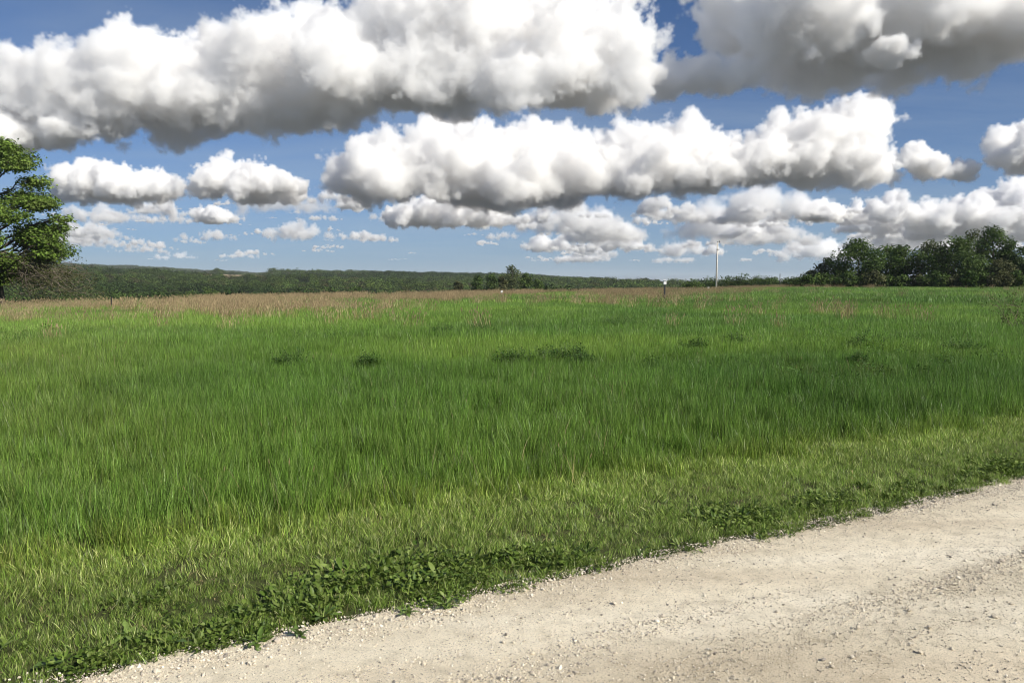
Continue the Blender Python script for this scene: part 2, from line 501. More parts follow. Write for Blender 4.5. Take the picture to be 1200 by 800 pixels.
def column_cloud(cols, dist, depth, n, rpx, seed, voxel_px=2.6, label=None, group=None, dens=2.9, dome=0.55, wob=1.0, name='cloud', kind=None):
    """cols: (px, top, base) points of the cloud's outline in the photograph; dist: metres to its far edge (where the flat base is
    lowest in view); depth: metres from near to far edge."""
    r_ = np.random.default_rng(seed)
    cols = np.array(cols, dtype=float)
    px0, px1 = cols[0, 0], cols[-1, 0]
    # altitude of the flat base along the cloud
    bx = [at(c[0], c[2], dist).x for c in cols]
    bz = [at(c[0], c[2], dist).z for c in cols]
    mpp = dist / FPX
    puffs = []
    cum = np.concatenate([[0], np.cumsum((cols[1:, 0] - cols[:-1, 0]) * np.maximum(12, (cols[1:, 2] + cols[:-1, 2] - cols[1:, 1] - cols[:-1, 1]) / 2))])
    tries = 0
    while len(puffs) < n and tries < n * 20:
        tries += 1
        u = r_.uniform(0, cum[-1])
        px = float(np.interp(u, cum, cols[:, 0]))
        top = float(np.interp(px, cols[:, 0], cols[:, 1])); base = float(np.interp(px, cols[:, 0], cols[:, 2]))
        th = base - top
        t = r_.uniform(0, 1)
        edge = min(px - px0, px1 - px)
        e = math.sin(math.pi * min(1, max(0, t))) ** 0.5
        r = (0.4 + 1.1 * r_.uniform(0, 1) ** 1.6) * rpx
        r = min(r, th * 0.5, max(edge, rpx * 0.35))
        if r < rpx * 0.16: continue
        y = dist - depth * (1 - t) - r * mpp * 0.0
        h = r_.uniform(0, 1) ** 0.8
        hi = base - (th - r) * (1 - dome + dome * e)
        lo = base - r * 0.2
        py = lo + (hi - lo) * h
        # keep the near part at the same altitude rather than the same place in the picture
        c = at(px, py, dist)
        f = y / dist
        zb = float(np.interp(c.x, bx, bz))
        zt = c.z if h > 0.72 else zb + (c.z - zb)
        cx = c.x * f
        if h > 0.72:                       # crown puffs sit on the sight line of the outline
            z = EYE.z + (c.z - EYE.z) * f
            z = max(z, zb)
        else:
            z = zt
        puffs.append((cx, y, z, r * mpp * (0.9 + 0.1 * f)))
    puffs = np.array(puffs)
    rm = float(np.median(puffs[:, 3]))
    bxa = np.array(bx); bza = np.array(bz)
    o_ = np.argsort(bxa)
    base = lambda x: np.interp(x, bxa[o_], bza[o_])
    me = cloud_mesh('cloud', puffs, base, max(voxel_px * mpp, rm * 0.09), seed, wob)
    o = cloud_volume(name, me, voxel_px * mpp, dens / rm, rm, seed)
    tag(o, label, 'cloud' if kind is None else None, group, kind)
    return o

GC = 'cumulus clouds over the field'
column_cloud([(-60,100,150),(0,86,150),(30,84,152),(60,79,154),(90,55,153),(120,50,152),(150,30,151),(185,33,150),(225,34,148),(262,20,146),(300,8,145),(350,0,147),(380,-10,149),(450,-45,138),(520,-50,133),(600,-45,130),(680,-30,128),(702,34,122),(735,52,116),(760,74,110)],
             6600, 700, 560, 36, 11, 2.1, 'huge white cumulus with grey base filling the top left of the sky', GC, dens=2.9)
column_cloud([(-60,128,178),(-20,124,177),(20,122,176),(55,130,174),(90,140,172),(118,152,168)], 6300, 500, 70, 22, 51, 2.4, 'grey bottomed cloud lobe hanging under the left end of the huge cumulus', GC, dens=3.0)
column_cloud([(742,78,112),(770,72,113),(800,66,110),(835,58,110),(862,62,111),(890,76,106)], 6900, 400, 60, 18, 52, 2.4, 'torn pale cloud joining the huge cumulus to the dark cloud', GC, dens=1.8)
column_cloud([(815,-70,22),(840,-60,58),(872,-60,92),(940,-70,92),(1000,-80,88),(1065,-80,93),(1140,-80,88),(1155,-80,74),(1215,-90,70),(1290,-90,68)],
             7600, 1500, 260, 42, 12, 3.0, 'dark grey flat bottomed cloud in the top right corner', GC, dens=3.1)
column_cloud([(1012,58,74),(1030,46,78),(1046,42,80),(1062,50,78),(1078,60,72)], 6300, 500, 40, 9, 53, 1.8, 'small bright ragged cloud scrap in front of the dark corner cloud', GC, dens=1.1)
column_cloud([(380,195,221),(398,176,226),(420,160,232),(450,150,234),(480,139,237),(520,134,240),(560,129,241),(600,128,241),(640,140,239),(680,152,236),(720,145,230),(760,138,227),(790,131,224),(815,134,220),(838,165,217),(850,190,215)],
             11000, 1000, 400, 24, 13, 2.3, 'broad white cumulus with dark base in the middle of the sky', GC, dens=3.0)
column_cloud([(785,185,214),(820,172,215),(860,155,215),(900,144,215),(940,140,214),(958,118,214),(985,107,213),(1018,112,213),(1030,150,212),(1045,188,211),(1053,204,210)],
             10600, 800, 260, 21, 14, 2.2, 'bright white cumulus tower rising right of the middle cloud', GC, dens=3.0)
column_cloud([(1048,190,204),(1053,172,205),(1064,163,206),(1085,180,209),(1110,186,210),(1128,190,210),(1143,198,208)],
             10800, 500, 60, 12, 15, 2.0, 'small ragged cloud trailing right of the bright tower', GC)
column_cloud([(1162,165,196),(1172,150,198),(1195,140,200),(1230,132,200),(1270,150,200)],
             10800, 900, 60, 18, 16, 2.2, 'white cumulus cut by the right edge of the view', GC)
column_cloud([(62,205,226),(75,190,231),(95,183,234),(115,184,235),(140,191,235),(165,201,235),(190,197,235),(206,205,235),(219,222,233)],
             11500, 1000, 120, 14, 17, 2.0, 'oval white cloud just right of the left tree', GC)
column_cloud([(224,222,228),(236,197,229),(250,183,231),(272,176,234),(300,184,236),(328,196,236),(345,206,234),(360,216,230)],
             11500, 1000, 120, 14, 18, 2.0, 'mounded white cloud between the oval one and the middle cloud', GC)
column_cloud([(225,244,256),(238,238,259),(258,243,261),(272,249,261),(284,257,260)],
             17000, 800, 50, 7, 19, 1.7, 'little cloud puff under the mounded cloud', GC)
column_cloud([(448,248,262),(470,234,265),(500,231,266),(540,233,267),(575,242,266),(600,252,266),(618,252,265),(638,258,264)],
             16500, 1500, 110, 11, 20, 1.8, 'long low cloud beneath the middle cloud', GC)
column_cloud([(393,238,246),(404,232,247),(420,234,246),(430,240,246)], 14500, 600, 30, 6, 21, 1.7, 'tiny cloud scrap below the left end of the middle cloud', GC)
column_cloud([(932,248,256),(945,236,258),(965,231,260),(985,239,260),(1000,252,258)], 17000, 900, 60, 8, 22, 1.7, 'rounded cloud above the bank of distant clouds at right', GC)
column_cloud([(1012,240,262),(1040,226,276),(1056,219,284),(1080,231,288),(1110,229,288),(1135,222,288),(1165,222,286),(1192,206,286),(1240,200,286),(1270,215,286)],
             17000, 3200, 260, 12, 23, 2.4, 'long heaped cloud bank above the right thicket', GC)
# far banks: dozens of little clouds in broken layers, each its own small flat-based heap
rr = np.random.default_rng(77)
def small_clouds(n, x0, x1, y0, y1, w, seed, label, group, hk=1.0, dn=(0.7, 2.0)):
    for k in range(n):
        py = y0 + (y1 - y0) * rr.uniform(0, 1) ** 0.9
        px = rr.uniform(x0, x1)
        ww = (0.25 + 1.1 * rr.uniform(0, 1) ** 2) * w * (1.25 - 0.7 * (py - y0) / (y1 - y0 + 1))
        elev = max(0.6, (332 - py)) / FPX
        dist = min(42000.0, 1350.0 / elev)
        mpp = dist / FPX
        hgt = ww * rr.uniform(0.12, 0.26) * hk
        puffs = []
        for q in range(int(12 + ww / 2.2)):
            t = rr.uniform(-1, 1)
            r = hgt * (0.25 + 0.6 * rr.uniform(0, 1) ** 2) * (1 - 0.4 * abs(t))
            c = at(px + t * ww * 0.5, py - r * 0.3 - rr.uniform(0, 1) * hgt * (1 - t * t) * 0.9, dist)
            puffs.append((c.x, c.y + rr.uniform(-1, 1) * ww * 0.3 * mpp, c.z, r * mpp))
        puffs = np.array(puffs)
        rm = float(np.percentile(puffs[:, 3], 75))
        me = cloud_mesh('cloud', puffs, lambda x: 1350.0 + x * 0, rm * 0.30, seed + k, 1.0, rm)
        o = cloud_volume('cloud', me, max(rm * 0.26, 1.7 * mpp), rr.uniform(*dn) / rm, rm, seed + k)
        tag(o, label, 'cloud', group)
small_clouds(96, 640, 1190, 246, 316, 100, 3100, 'small flat based cloud in the broken layers low over the right horizon', 'small clouds low over the right horizon')
small_clouds(78, 60, 690, 236, 312, 74, 4100, 'small pale cloud scattered low over the left horizon', 'small clouds low over the left horizon', 0.62, (0.35, 1.3))
for o in LATER: link(o)
# ------------------------------------------------------------------ scattering of ground cover (geometry nodes, stuff only)
def stuff_mat(name, rough=0.6, transl=0.35, spec=0.25):
    """colour = per-blade colour x per-clump tint; thin leaves let light through"""
    m, n, l, b = new_mat(name)
    a1 = n.new('ShaderNodeAttribute'); a1.attribute_name = 'bcol'
    a2 = n.new('ShaderNodeAttribute'); a2.attribute_name = 'tint'; a2.attribute_type = 'INSTANCER'
    mu = n.new('ShaderNodeMixRGB'); mu.blend_type = 'MULTIPLY'; mu.inputs['Fac'].default_value = 1
    l.new(a1.outputs['Color'], mu.inputs['Color1']); l.new(a2.outputs['Color'], mu.inputs['Color2'])
    l.new(mu.outputs[0], b.inputs['Base Color'])
    b.inputs['Roughness'].default_value = rough
    b.inputs['Specular IOR Level'].default_value = spec
    if transl > 0:
        t = n.new('ShaderNodeBsdfTranslucent'); mx = n.new('ShaderNodeMixShader'); mx.inputs[0].default_value = transl
        l.new(mu.outputs[0], t.inputs['Color']); l.new(b.outputs[0], mx.inputs[1]); l.new(t.outputs[0], mx.inputs[2])
        l.new(mx.outputs[0], n['Material Output'].inputs['Surface'])
    return m

def set_bcol(me, cols):
    at_ = me.attributes.new('bcol', 'FLOAT_COLOR', 'POINT')
    c = np.ones((len(me.vertices), 4), dtype=np.float32); c[:, :3] = cols
    at_.data.foreach_set('color', c.ravel())

def blades(name, nb, radius, h0, h1, w, lean, bend, cols, mat, seed, segs=4, heads=None, flop=0.0):
    """a tuft of grass blades; each blade a tapering folded strip that bends over"""
    r_ = np.random.default_rng(seed)
    V, F, C = [], [], []
    for k in range(nb):
        a = r_.uniform(0, 2 * math.pi); q = radius * math.sqrt(r_.uniform(0, 1))
        x0, y0 = q * math.cos(a), q * math.sin(a)
        h = r_.uniform(h0, h1)
        d = r_.uniform(0, 2 * math.pi)
        ln = lean * r_.uniform(0.2, 1.0); bd = bend * r_.uniform(0.1, 1.0) + (flop if r_.uniform() < 0.12 else 0)
        ww = w * r_.uniform(0.7, 1.25)
        fa = r_.uniform(0, math.pi)
        fx, fy = math.cos(fa), math.sin(fa)
        base = len(V); c = cols[r_.integers(len(cols))]
        c = np.array(c) * (0.45 + 1.45 * r_.uniform(0, 1) ** 1.5)
        for s in range(segs + 1):
            t = s / segs
            off = ln * t + bd * t ** 2.4
            z = h * (t - 0.38 * bd / max(h, 1e-3) * t ** 3 * min(1, bd))
            px, py = x0 + math.cos(d) * off * h, y0 + math.sin(d) * off * h
            hw = ww * 0.5 * (1 - t ** 1.7) * (0.75 + 0.5 * t)
            if s < segs:
                V.append((px - fx * hw, py - fy * hw, z)); V.append((px + fx * hw, py + fy * hw, z)); C += [c, c]
            else:
                V.append((px, py, z)); C.append(c)
        for s in range(segs - 1):
            i = base + 2 * s; F.append((i, i + 1, i + 3, i + 2))
        i = base + 2 * (segs - 1); F.append((i, i + 1, i + 2))
        if heads and r_.uniform() < heads[0]:
            tx, ty, tz = V[-1]
            hc = np.array(heads[1]) * r_.uniform(0.8, 1.2); L = heads[2] * r_.uniform(0.6, 1.2); hw = heads[3]
            for fb in (0, math.pi / 2):
                i = len(V); gx, gy = math.cos(fa + fb) * hw, math.sin(fa + fb) * hw
                ex, ey = math.cos(d) * L * 0.3, math.sin(d) * L * 0.3
                V += [(tx, ty, tz - L * 0.15), (tx + gx + ex * .4, ty + gy + ey * .4, tz + L * .4), (tx + ex, ty + ey, tz + L), (tx - gx + ex * .4, ty - gy + ey * .4, tz + L * .4)]
                C += [hc] * 4; F.append((i, i + 1, i + 2, i + 3))
    me = mesh_np(name, V, F, True, [mat])
    set_bcol(me, np.array(C))
    return bpy.data.objects.new(name, me)          # never linked: only a source for the scatter

def leaf_poly(L, w, fold, droop, n=4, shape='lance'):
    """verts / faces of a leaf along +X, folded on its midrib"""
    V, F = [], []
    for s in range(n + 1):
        t = s / n
        if shape == 'lance': hw = w * 0.5 * math.sin(math.pi * (0.08 + 0.92 * t) ** 1.15) ** 0.8 if t < 1 else 0.0
        elif shape == 'round': hw = w * 0.5 * math.sin(math.pi * min(1, 0.02 + t)) ** 0.55 if t < 1 else 0.0
        else: hw = w * 0.5 * math.sin(math.pi * (0.1 + 0.9 * t)) ** 0.7 * (1 + 0.35 * (-1) ** s) if t < 1 else 0.0
        z = -droop * L * t * t
        V += [(L * t, -hw, z + hw * fold), (L * t, 0, z), (L * t, hw, z + hw * fold)]
    for s in range(n):
        i = 3 * s
        F += [(i, i + 3, i + 4, i + 1), (i + 1, i + 4, i + 5, i + 2)]
    return V, F

def leaf_clump(name, nl, radius, h, L, w, cols, mat, seed, shape='lance', up=(10, 60), stems=False):
    r_ = np.random.default_rng(seed)
    V, F, C = [], [], []
    for k in range(nl):
        a = r_.uniform(0, 2 * math.pi); q = radius * math.sqrt(r_.uniform(0, 1))
        pos = Vector((q * math.cos(a), q * math.sin(a), h * r_.uniform(0.05, 1) * (1 - 0.5 * (q / radius) ** 2)))
        el = math.radians(r_.uniform(*up)); s = r_.uniform(0.6, 1.25)
        rot = Matrix.Rotation(a + r_.uniform(-1.2, 1.2), 3, 'Z') @ Matrix.Rotation(-el, 3, 'Y') @ Matrix.Rotation(r_.uniform(-.5, .5), 3, 'X')
        lv, lf = leaf_poly(L * s, w * s, r_.uniform(0.1, 0.5), r_.uniform(0, 0.5), 3 if nl > 30 else 4, shape)
        i0 = len(V); c = np.array(cols[r_.integers(len(cols))]) * r_.uniform(0.75, 1.25)
        for v in lv:
            V.append(tuple(rot @ Vector(v) + pos)); C.append(c)
        F += [tuple(i0 + j for j in f) for f in lf]
        if stems:
            i0 = len(V); t = 0.004
            V += [(pos.x - t, pos.y, 0), (pos.x + t, pos.y, 0), (pos.x + t, pos.y, pos.z), (pos.x - t, pos.y, pos.z)]
            C += [np.array((0.07, 0.10, 0.03))] * 4; F.append((i0, i0 + 1, i0 + 2, i0 + 3))
    me = mesh_np(name, V, F, True, [mat])
    set_bcol(me, np.array(C))
    return bpy.data.objects.new(name, me)

def scatter(name, pts, scale, tint, srcs, label, seed=0, tilt=0.12, rot=None, kind='stuff', idx=None):
    n_ = len(pts)
    r_ = np.random.default_rng(seed)
    me = bpy.data.meshes.new(name)
    me.vertices.add(n_)
    me.vertices.foreach_set('co', np.asarray(pts, dtype=np.float32).ravel())
    e = np.stack([r_.normal(0, tilt, n_), r_.normal(0, tilt, n_), r_.uniform(0, 2 * math.pi, n_)], 1) if rot is None else rot
    def attr(nm, ty, key, arr):
        a_ = me.attributes.new(nm, ty, 'POINT'); a_.data.foreach_set(key, np.asarray(arr).ravel())
    attr('rot', 'FLOAT_VECTOR', 'vector', e.astype(np.float32))
    sc = np.asarray(scale, dtype=np.float32)
    if sc.ndim == 1: sc = np.stack([sc, sc, sc], 1)
    attr('scl', 'FLOAT_VECTOR', 'vector', sc)
    t4 = np.ones((n_, 4), dtype=np.float32); t4[:, :3] = tint
    attr('tint', 'FLOAT_COLOR', 'color', t4)
    attr('pick', 'INT', 'value', (r_.integers(0, len(srcs), n_) if idx is None else idx).astype(np.int32))
    me.update()
    o = obj(name, me)
    ng = bpy.data.node_groups.new(name, 'GeometryNodeTree')
    ng.interface.new_socket('Geometry', in_out='INPUT', socket_type='NodeSocketGeometry')
    ng.interface.new_socket('Geometry', in_out='OUTPUT', socket_type='NodeSocketGeometry')
    N, L = ng.nodes, ng.links
    gi, go = N.new('NodeGroupInput'), N.new('NodeGroupOutput')
    iop = N.new('GeometryNodeInstanceOnPoints')
    jn = N.new('GeometryNodeJoinGeometry')
    for s in srcs:
        oi = N.new('GeometryNodeObjectInfo'); oi.inputs['Object'].default_value = s; oi.inputs['As Instance'].default_value = True
        L.new(oi.outputs['Geometry'], jn.inputs[0])
    def named(nm, ty):
        q = N.new('GeometryNodeInputNamedAttribute'); q.data_type = ty; q.inputs['Name'].default_value = nm
        return q.outputs['Attribute']
    L.new(gi.outputs[0], iop.inputs['Points'])
    L.new(jn.outputs[0], iop.inputs['Instance'])
    iop.inputs['Pick Instance'].default_value = True
    L.new(named('pick', 'INT'), iop.inputs['Instance Index'])
    er = N.new('FunctionNodeEulerToRotation'); L.new(named('rot', 'FLOAT_VECTOR'), er.inputs[0])
    L.new(er.outputs[0], iop.inputs['Rotation'])
    L.new(named('scl', 'FLOAT_VECTOR'), iop.inputs['Scale'])
    L.new(iop.outputs[0], go.inputs[0])
    md = o.modifiers.new('scatter', 'NODES'); md.node_group = ng
    tag(o, label, None, None, kind)
    return o

def sector_pts(r0, r1, dens, seed, half=41.0, power=None):
    """random points in the wedge seen by the camera (with a margin), dens per m2"""
    r_ = np.random.default_rng(seed)
    a = math.radians(half)
    n_ = int(a * (r1 * r1 - r0 * r0) * dens)
    r = np.sqrt(r_.uniform(r0 * r0, r1 * r1, n_)); az = r_.uniform(-a, a, n_)
    return r * np.sin(az), r * np.cos(az), r_

G = lambda *c: np.array(c)
GREENS = [G(.132, .250, .036), G(.11, .225, .032), G(.155, .275, .044), G(.22, .32, .085), G(.09, .18, .027)]
m_grass = stuff_mat('grass_blade', 0.42, 0.35, 0.45)
m_dry = stuff_mat('dry_grass', 0.8, 0.25, 0.1)
m_leaf = stuff_mat('weed_leaf', 0.5, 0.25)

def field_tint(x, y, r_):
    """broad changes of hue across the field: (n,3) multipliers"""
    n_ = len(x)
    a = fbm(p2(x, y, 6.0), 4, 91)[:, None]; c = fbm(p2(x, y, 1.6), 3, 92)[:, None]
    px = az_px(x, y)[:, None]; s = road_s(x, y)[:, None]
    t = np.ones((n_, 3))
    t = t * (1 + 0.42 * a * np.array([1.3, 0.85, 0.6]) + 0.35 * fbm(p2(x, y, 17.0), 3, 95)[:, None] * np.array([1.2, 0.9, 0.7]) + 0.16 * c)
    left = (1 - smooth(60, 330, px)) * 0.30           # paler, more olive grass toward the left
    t = t * (1 + left * np.array([0.9, 0.25, 0.7]))
    t = t * (1 + 0.10 * r_.normal(0, 1, (n_, 1)))
    return np.clip(t, [0.72, 0.62, 0.5], [1.32, 1.22, 1.35])

# tall field grass, near
T_near = [blades('grass_tuft', 70, 0.11, 0.15, 0.31, 0.0044, 0.13, 0.20, GREENS, m_grass, 100 + k, 4, flop=0.3) for k in range(6)]
x, y, r_ = sector_pts(3.0, 32, 58, 201)
s = road_s(x, y); edge = 1.55 + fbm(p2(x, y, 0.5), 3, 202) * 0.28
k = (s > edge) & (r_.uniform(0, 1, len(x)) < 1 - smooth(15, 32, np.hypot(x, y)))
x, y, s, edge = x[k], y[k], s[k], edge[k]
hs = (0.66 + 0.40 * smooth(0, 0.9, s - edge)) * (1 + 0.34 * fbm(p2(x, y, 1.1), 3, 203) + 0.34 * fbm(p2(x, y, 0.33), 2, 204))
sc = np.stack([np.full(len(x), 1.0), np.full(len(x), 1.0), hs], 1) * r_.uniform(0.85, 1.15, (len(x), 1))
# here and there the grass leans together
lean = np.stack([fbm(p2(x, y, 3.0), 2, 205) * 0.2, fbm(p2(x, y, 3.0), 2, 206) * 0.2, np.zeros(len(x))], 1)
rot = np.stack([r_.normal(0, 0.07, len(x)), r_.normal(0, 0.07, len(x)), r_.uniform(0, 6.28, len(x))], 1)
rot[:, 0] += lean[:, 0]; rot[:, 1] += lean[:, 1] + 0.10 * (1 - smooth(0, 260, az_px(x, y)))
tn = field_tint(x, y, r_) * (0.95 + np.array([0.22, 0.17, 0.12]) * smooth(8, 20, np.hypot(x, y))[:, None])
ye = (1 - smooth(0, 0.55, s - edge))[:, None]
tn = tn * (1 + ye * np.array([0.30, 0.10, 0.1]))
scatter('field_grass', np.stack([x, y, ground_z(x, y) - 0.01], 1), sc, tn, T_near, 'tall lush green grass of the near field', 207, rot=rot)
# tall field grass, middle and far
T_mid = [blades('grass_tuft', 90, 0.34, 0.17, 0.35, 0.0080, 0.13, 0.22, GREENS, m_grass, 120 + k, 4) for k in range(5)]
x, y, r_ = sector_pts(14, 62, 12, 211)
k = r_.uniform(0, 1, len(x)) < smooth(14, 30, np.hypot(x, y))
x, y = x[k], y[k]
hs = 1 + 0.35 * fbm(p2(x, y, 2.2), 3, 213) + 0.25 * fbm(p2(x, y, 0.8), 2, 215)
sc = np.stack([np.ones(len(x)), np.ones(len(x)), hs], 1) * r_.uniform(0.85, 1.2, (len(x), 1))
scatter('field_grass', np.stack([x, y, ground_z(x, y) - 0.01], 1), sc, field_tint(x, y, r_) * np.array([1.16, 1.14, 1.1]), T_mid, 'green grass across the middle of the field', 214, 0.1)
T_far = [blades('grass_tuft', 80, 0.75, 0.30, 0.58, 0.030, 0.16, 0.3, GREENS, m_grass, 140 + k, 3) for k in range(4)]
x, y, r_ = sector_pts(58, 240, 1.6, 221)
px = az_px(x, y); d = np.hypot(x, y)
k = d < np.interp(px, PXS, CRD) + 40
x, y = x[k], y[k]
scatter('field_grass', np.stack([x, y, ground_z(x, y) - 0.02], 1), r_.uniform(0.8, 1.15, len(x)), field_tint(x, y, r_) * np.array([1.12, 1.10, 1.1]), T_far, 'green grass in the far part of the field', 224, 0.08)
# pale stalks scattered through the field
STRAW = [G(.34, .27, .14), G(.28, .24, .11), G(.40, .33, .19)]
T_stalk = [blades('grass_stalk', 6, 0.16, 0.18, 0.38, 0.0045, 0.25, 0.35, STRAW, m_dry, 160 + k, 4, heads=(0.12, (.36, .29, .16), .04, .004)) for k in range(4)]
x, y, r_ = sector_pts(5, 48, 4.0, 231)
k = (road_s(x, y) > 1.6) & (r_.uniform(0, 1, len(x)) < 0.06 + 0.5 * smooth(0.05, 0.55, fbm(p2(x, y, 4.5), 3, 232)) + 0.55 * (1 - smooth(60, 260, az_px(x, y))) * smooth(16, 30, y))
x, y = x[k], y[k]
scatter('dry_stalks', np.stack([x, y, ground_z(x, y)], 1), r_.uniform(0.8, 1.15, len(x)), np.ones((len(x), 3)) * r_.uniform(0.6, 1.1, (len(x), 1)), T_stalk, 'pale dry stalks among the green grass', 233)
# last year's russet seed grass on the brow
RUST = [G(.34, .235, .13), G(.39, .285, .16), G(.44, .35, .21), G(.28, .185, .10), G(.46, .39, .24)]
T_rust = [blades('russet_tuft', 46, 0.42, 0.45, 0.85, 0.014, 0.22, 0.25, RUST, m_dry, 170 + k, 3, heads=(0.45, (.42, .33, .2), .14, .016)) for k in range(4)]
x, y, r_ = sector_pts(24, 230, 2.3, 241)
px = az_px(x, y); d = np.hypot(x, y); dc = np.interp(px, PXS, CRD)
f = d / dc
band = smooth(np.interp(px, [0, 150, 250, 560, 780, 940, 1200], [.50, .46, .30, .34, .30, .60, .86]), np.interp(px, [0, 150, 250, 560, 780, 940, 1200], [.92, .86, .68, .78, .80, .95, 1.1]), f)
amt = np.interp(px, [-100, 0, 110, 200, 330, 620, 780, 850, 1000, 1090, 1200], [.15, .25, .35, .7, 1.0, 1.0, .7, .45, .4, .15, .03])
nzv = fbm(p2(x, y * 0.6, 7.0), 4, 242)
k = (f < 1.16) & (r_.uniform(0, 1, len(x)) < band * amt * smooth(-0.36, 0.30, nzv) * 0.72)
k |= (f < 0.8) & (r_.uniform(0, 1, len(x)) < 0.05 * (nzv > 0.15))
x, y = x[k], y[k]
scatter('russet_grass', np.stack([x, y, ground_z(x, y) - 0.02], 1), r_.uniform(0.7, 1.1, len(x)), np.ones((len(x), 3)) * r_.uniform(0.7, 1.2, (len(x), 1)), T_rust, 'russet seed grass along the brow of the field', 243, 0.1)
# straw patch on the left
T_straw = [blades('straw_tuft', 40, 0.35, 0.4, 0.8, 0.010, 0.25, 0.35, STRAW, m_dry, 180 + k, 4, heads=(0.4, (.40, .33, .2), .1, .012)) for k in range(3)]
x, y, r_ = sector_pts(26, 74, 3.0, 251)
px = az_px(x, y); d = np.hypot(x, y)
w = np.exp(-((px - 60) / 75) ** 2) * smooth(30, 46, d) + 0.25 * np.exp(-((px - 400) / 160) ** 2) * smooth(55, 66, d)
k = r_.uniform(0, 1, len(x)) < 0.8 * w * smooth(-0.3, 0.2, fbm(p2(x, y, 5), 3, 252))
x, y = x[k], y[k]
scatter('straw_grass', np.stack([x, y, ground_z(x, y)], 1), r_.uniform(0.7, 1.15, len(x)), np.ones((len(x), 3)) * r_.uniform(0.7, 1.1, (len(x), 1)), T_straw, 'straw coloured dry grass in the left of the field', 253)

# mown verge
VERGE = [G(.19, .285, .050), G(.16, .26, .045), G(.27, .34, .085), G(.135, .22, .038), G(.24, .315, .07), G(.37, .39, .17)]
T_verge = [blades('verge_tuft', 48, 0.075, 0.03, 0.090, 0.0042, 0.42, 0.28, VERGE, m_grass, 260 + k, 3) for k in range(6)]
x, y, r_ = sector_pts(2.2, 30, 330, 261)
s = road_s(x, y)
k = (s > 0.04 + fbm(p2(x, y, 0.3), 3, 262) * 0.14) & (s < 1.75)
d = np.hypot(x, y)
k &= r_.uniform(0, 1, len(x)) < np.clip(9 / d, 0.12, 1) ** 1.2
x, y, s = x[k], y[k], s[k]
bare = fbm(p2(x, y, 0.35), 3, 263)
k = bare > -0.75
x, y, s, bare = x[k], y[k], s[k], bare[k]
sc = (0.70 + 0.22 * smooth(0.7, 1.6, s)) * r_.uniform(0.75, 1.3, len(x)) * (1 + 0.3 * fbm(p2(x, y, 0.7), 2, 264)) * np.clip(np.hypot(x, y) / 9, 1, 2) ** 0.3
tn = np.ones((len(x), 3)) * (1 + 0.22 * fbm(p2(x, y, 0.8), 3, 265)[:, None]) * (1 + (0.35 * smooth(0.7, 1.5, s))[:, None] * np.array([0.5, 0.42, 0.3])) * 1.1
scatter('verge_grass', np.stack([x, y, ground_z(x, y) - 0.003], 1), sc, tn, T_verge, 'short mown grass of the roadside verge', 266, 0.25)
T_thatch = [blades('clippings', 12, 0.09, 0.012, 0.05, 0.004, 1.3, 1.0, STRAW, m_dry, 280 + k, 3) for k in range(4)]
x, y, r_ = sector_pts(2.2, 16, 60, 271)
s = road_s(x, y)
k = (s > 0.05) & (s < 1.8) & (r_.uniform(0, 1, len(x)) < 0.22 + 0.78 * smooth(-0.1, -0.5, fbm(p2(x, y, 0.35), 3, 263)))
x, y = x[k], y[k]
scatter('dry_clippings', np.stack([x, y, ground_z(x, y) + 0.004], 1), r_.uniform(0.8, 1.5, len(x)), np.ones((len(x), 3)) * r_.uniform(0.55, 1.0, (len(x), 1)), T_thatch, 'dry mown clippings lying in the verge', 272)

# low broad leaved ground cover by the gravel
WEED = [G(.088, .145, .022), G(.11, .17, .028), G(.14, .20, .038), G(.07, .12, .020), G(.18, .24, .06)]
T_weed = [leaf_clump('clover', 46, 0.085, 0.055, 0.021, 0.017, WEED, m_leaf, 300 + k, 'round', (0, 55)) for k in range(4)] + \
         [leaf_clump('plantain', 18, 0.06, 0.03, 0.042, 0.015, WEED, m_leaf, 310 + k, 'lance', (15, 70)) for k in range(4)]
x, y, r_ = sector_pts(2.0, 26, 420, 281)
s = road_s(x, y)
wid = 0.40 - 0.14 * smooth(420, 760, az_px(x, y)) + 0.44 * fbm(p2(x, y, 0.8), 4, 282) + r_.normal(0, 0.12, len(x))
k = (s > edge_wob((x * RD[0] + (y - 4.06) * RD[1])) - 0.05) & (s < wid) & (r_.uniform(0, 1, len(x)) < np.clip(9 / np.hypot(x, y), .15, 1) * smooth(-0.36, 0.22, fbm(p2(x, y, 0.35), 3, 283)))
x, y, s = x[k], y[k], s[k]
sc = r_.uniform(0.6, 1.25, len(x)) * (0.55 + 0.6 * smooth(0.0, 0.3, s)) * (1 + 0.4 * fbm(p2(x, y, 0.6), 2, 284))
tn = np.ones((len(x), 3)) * (1 + 0.3 * fbm(p2(x, y, 0.3), 3, 285)[:, None])
scatter('roadside_weeds', np.stack([x, y, ground_z(x, y) + 0.004], 1), sc, tn, T_weed, 'dark green clover and plantain along the gravel edge', 286, 0.2)

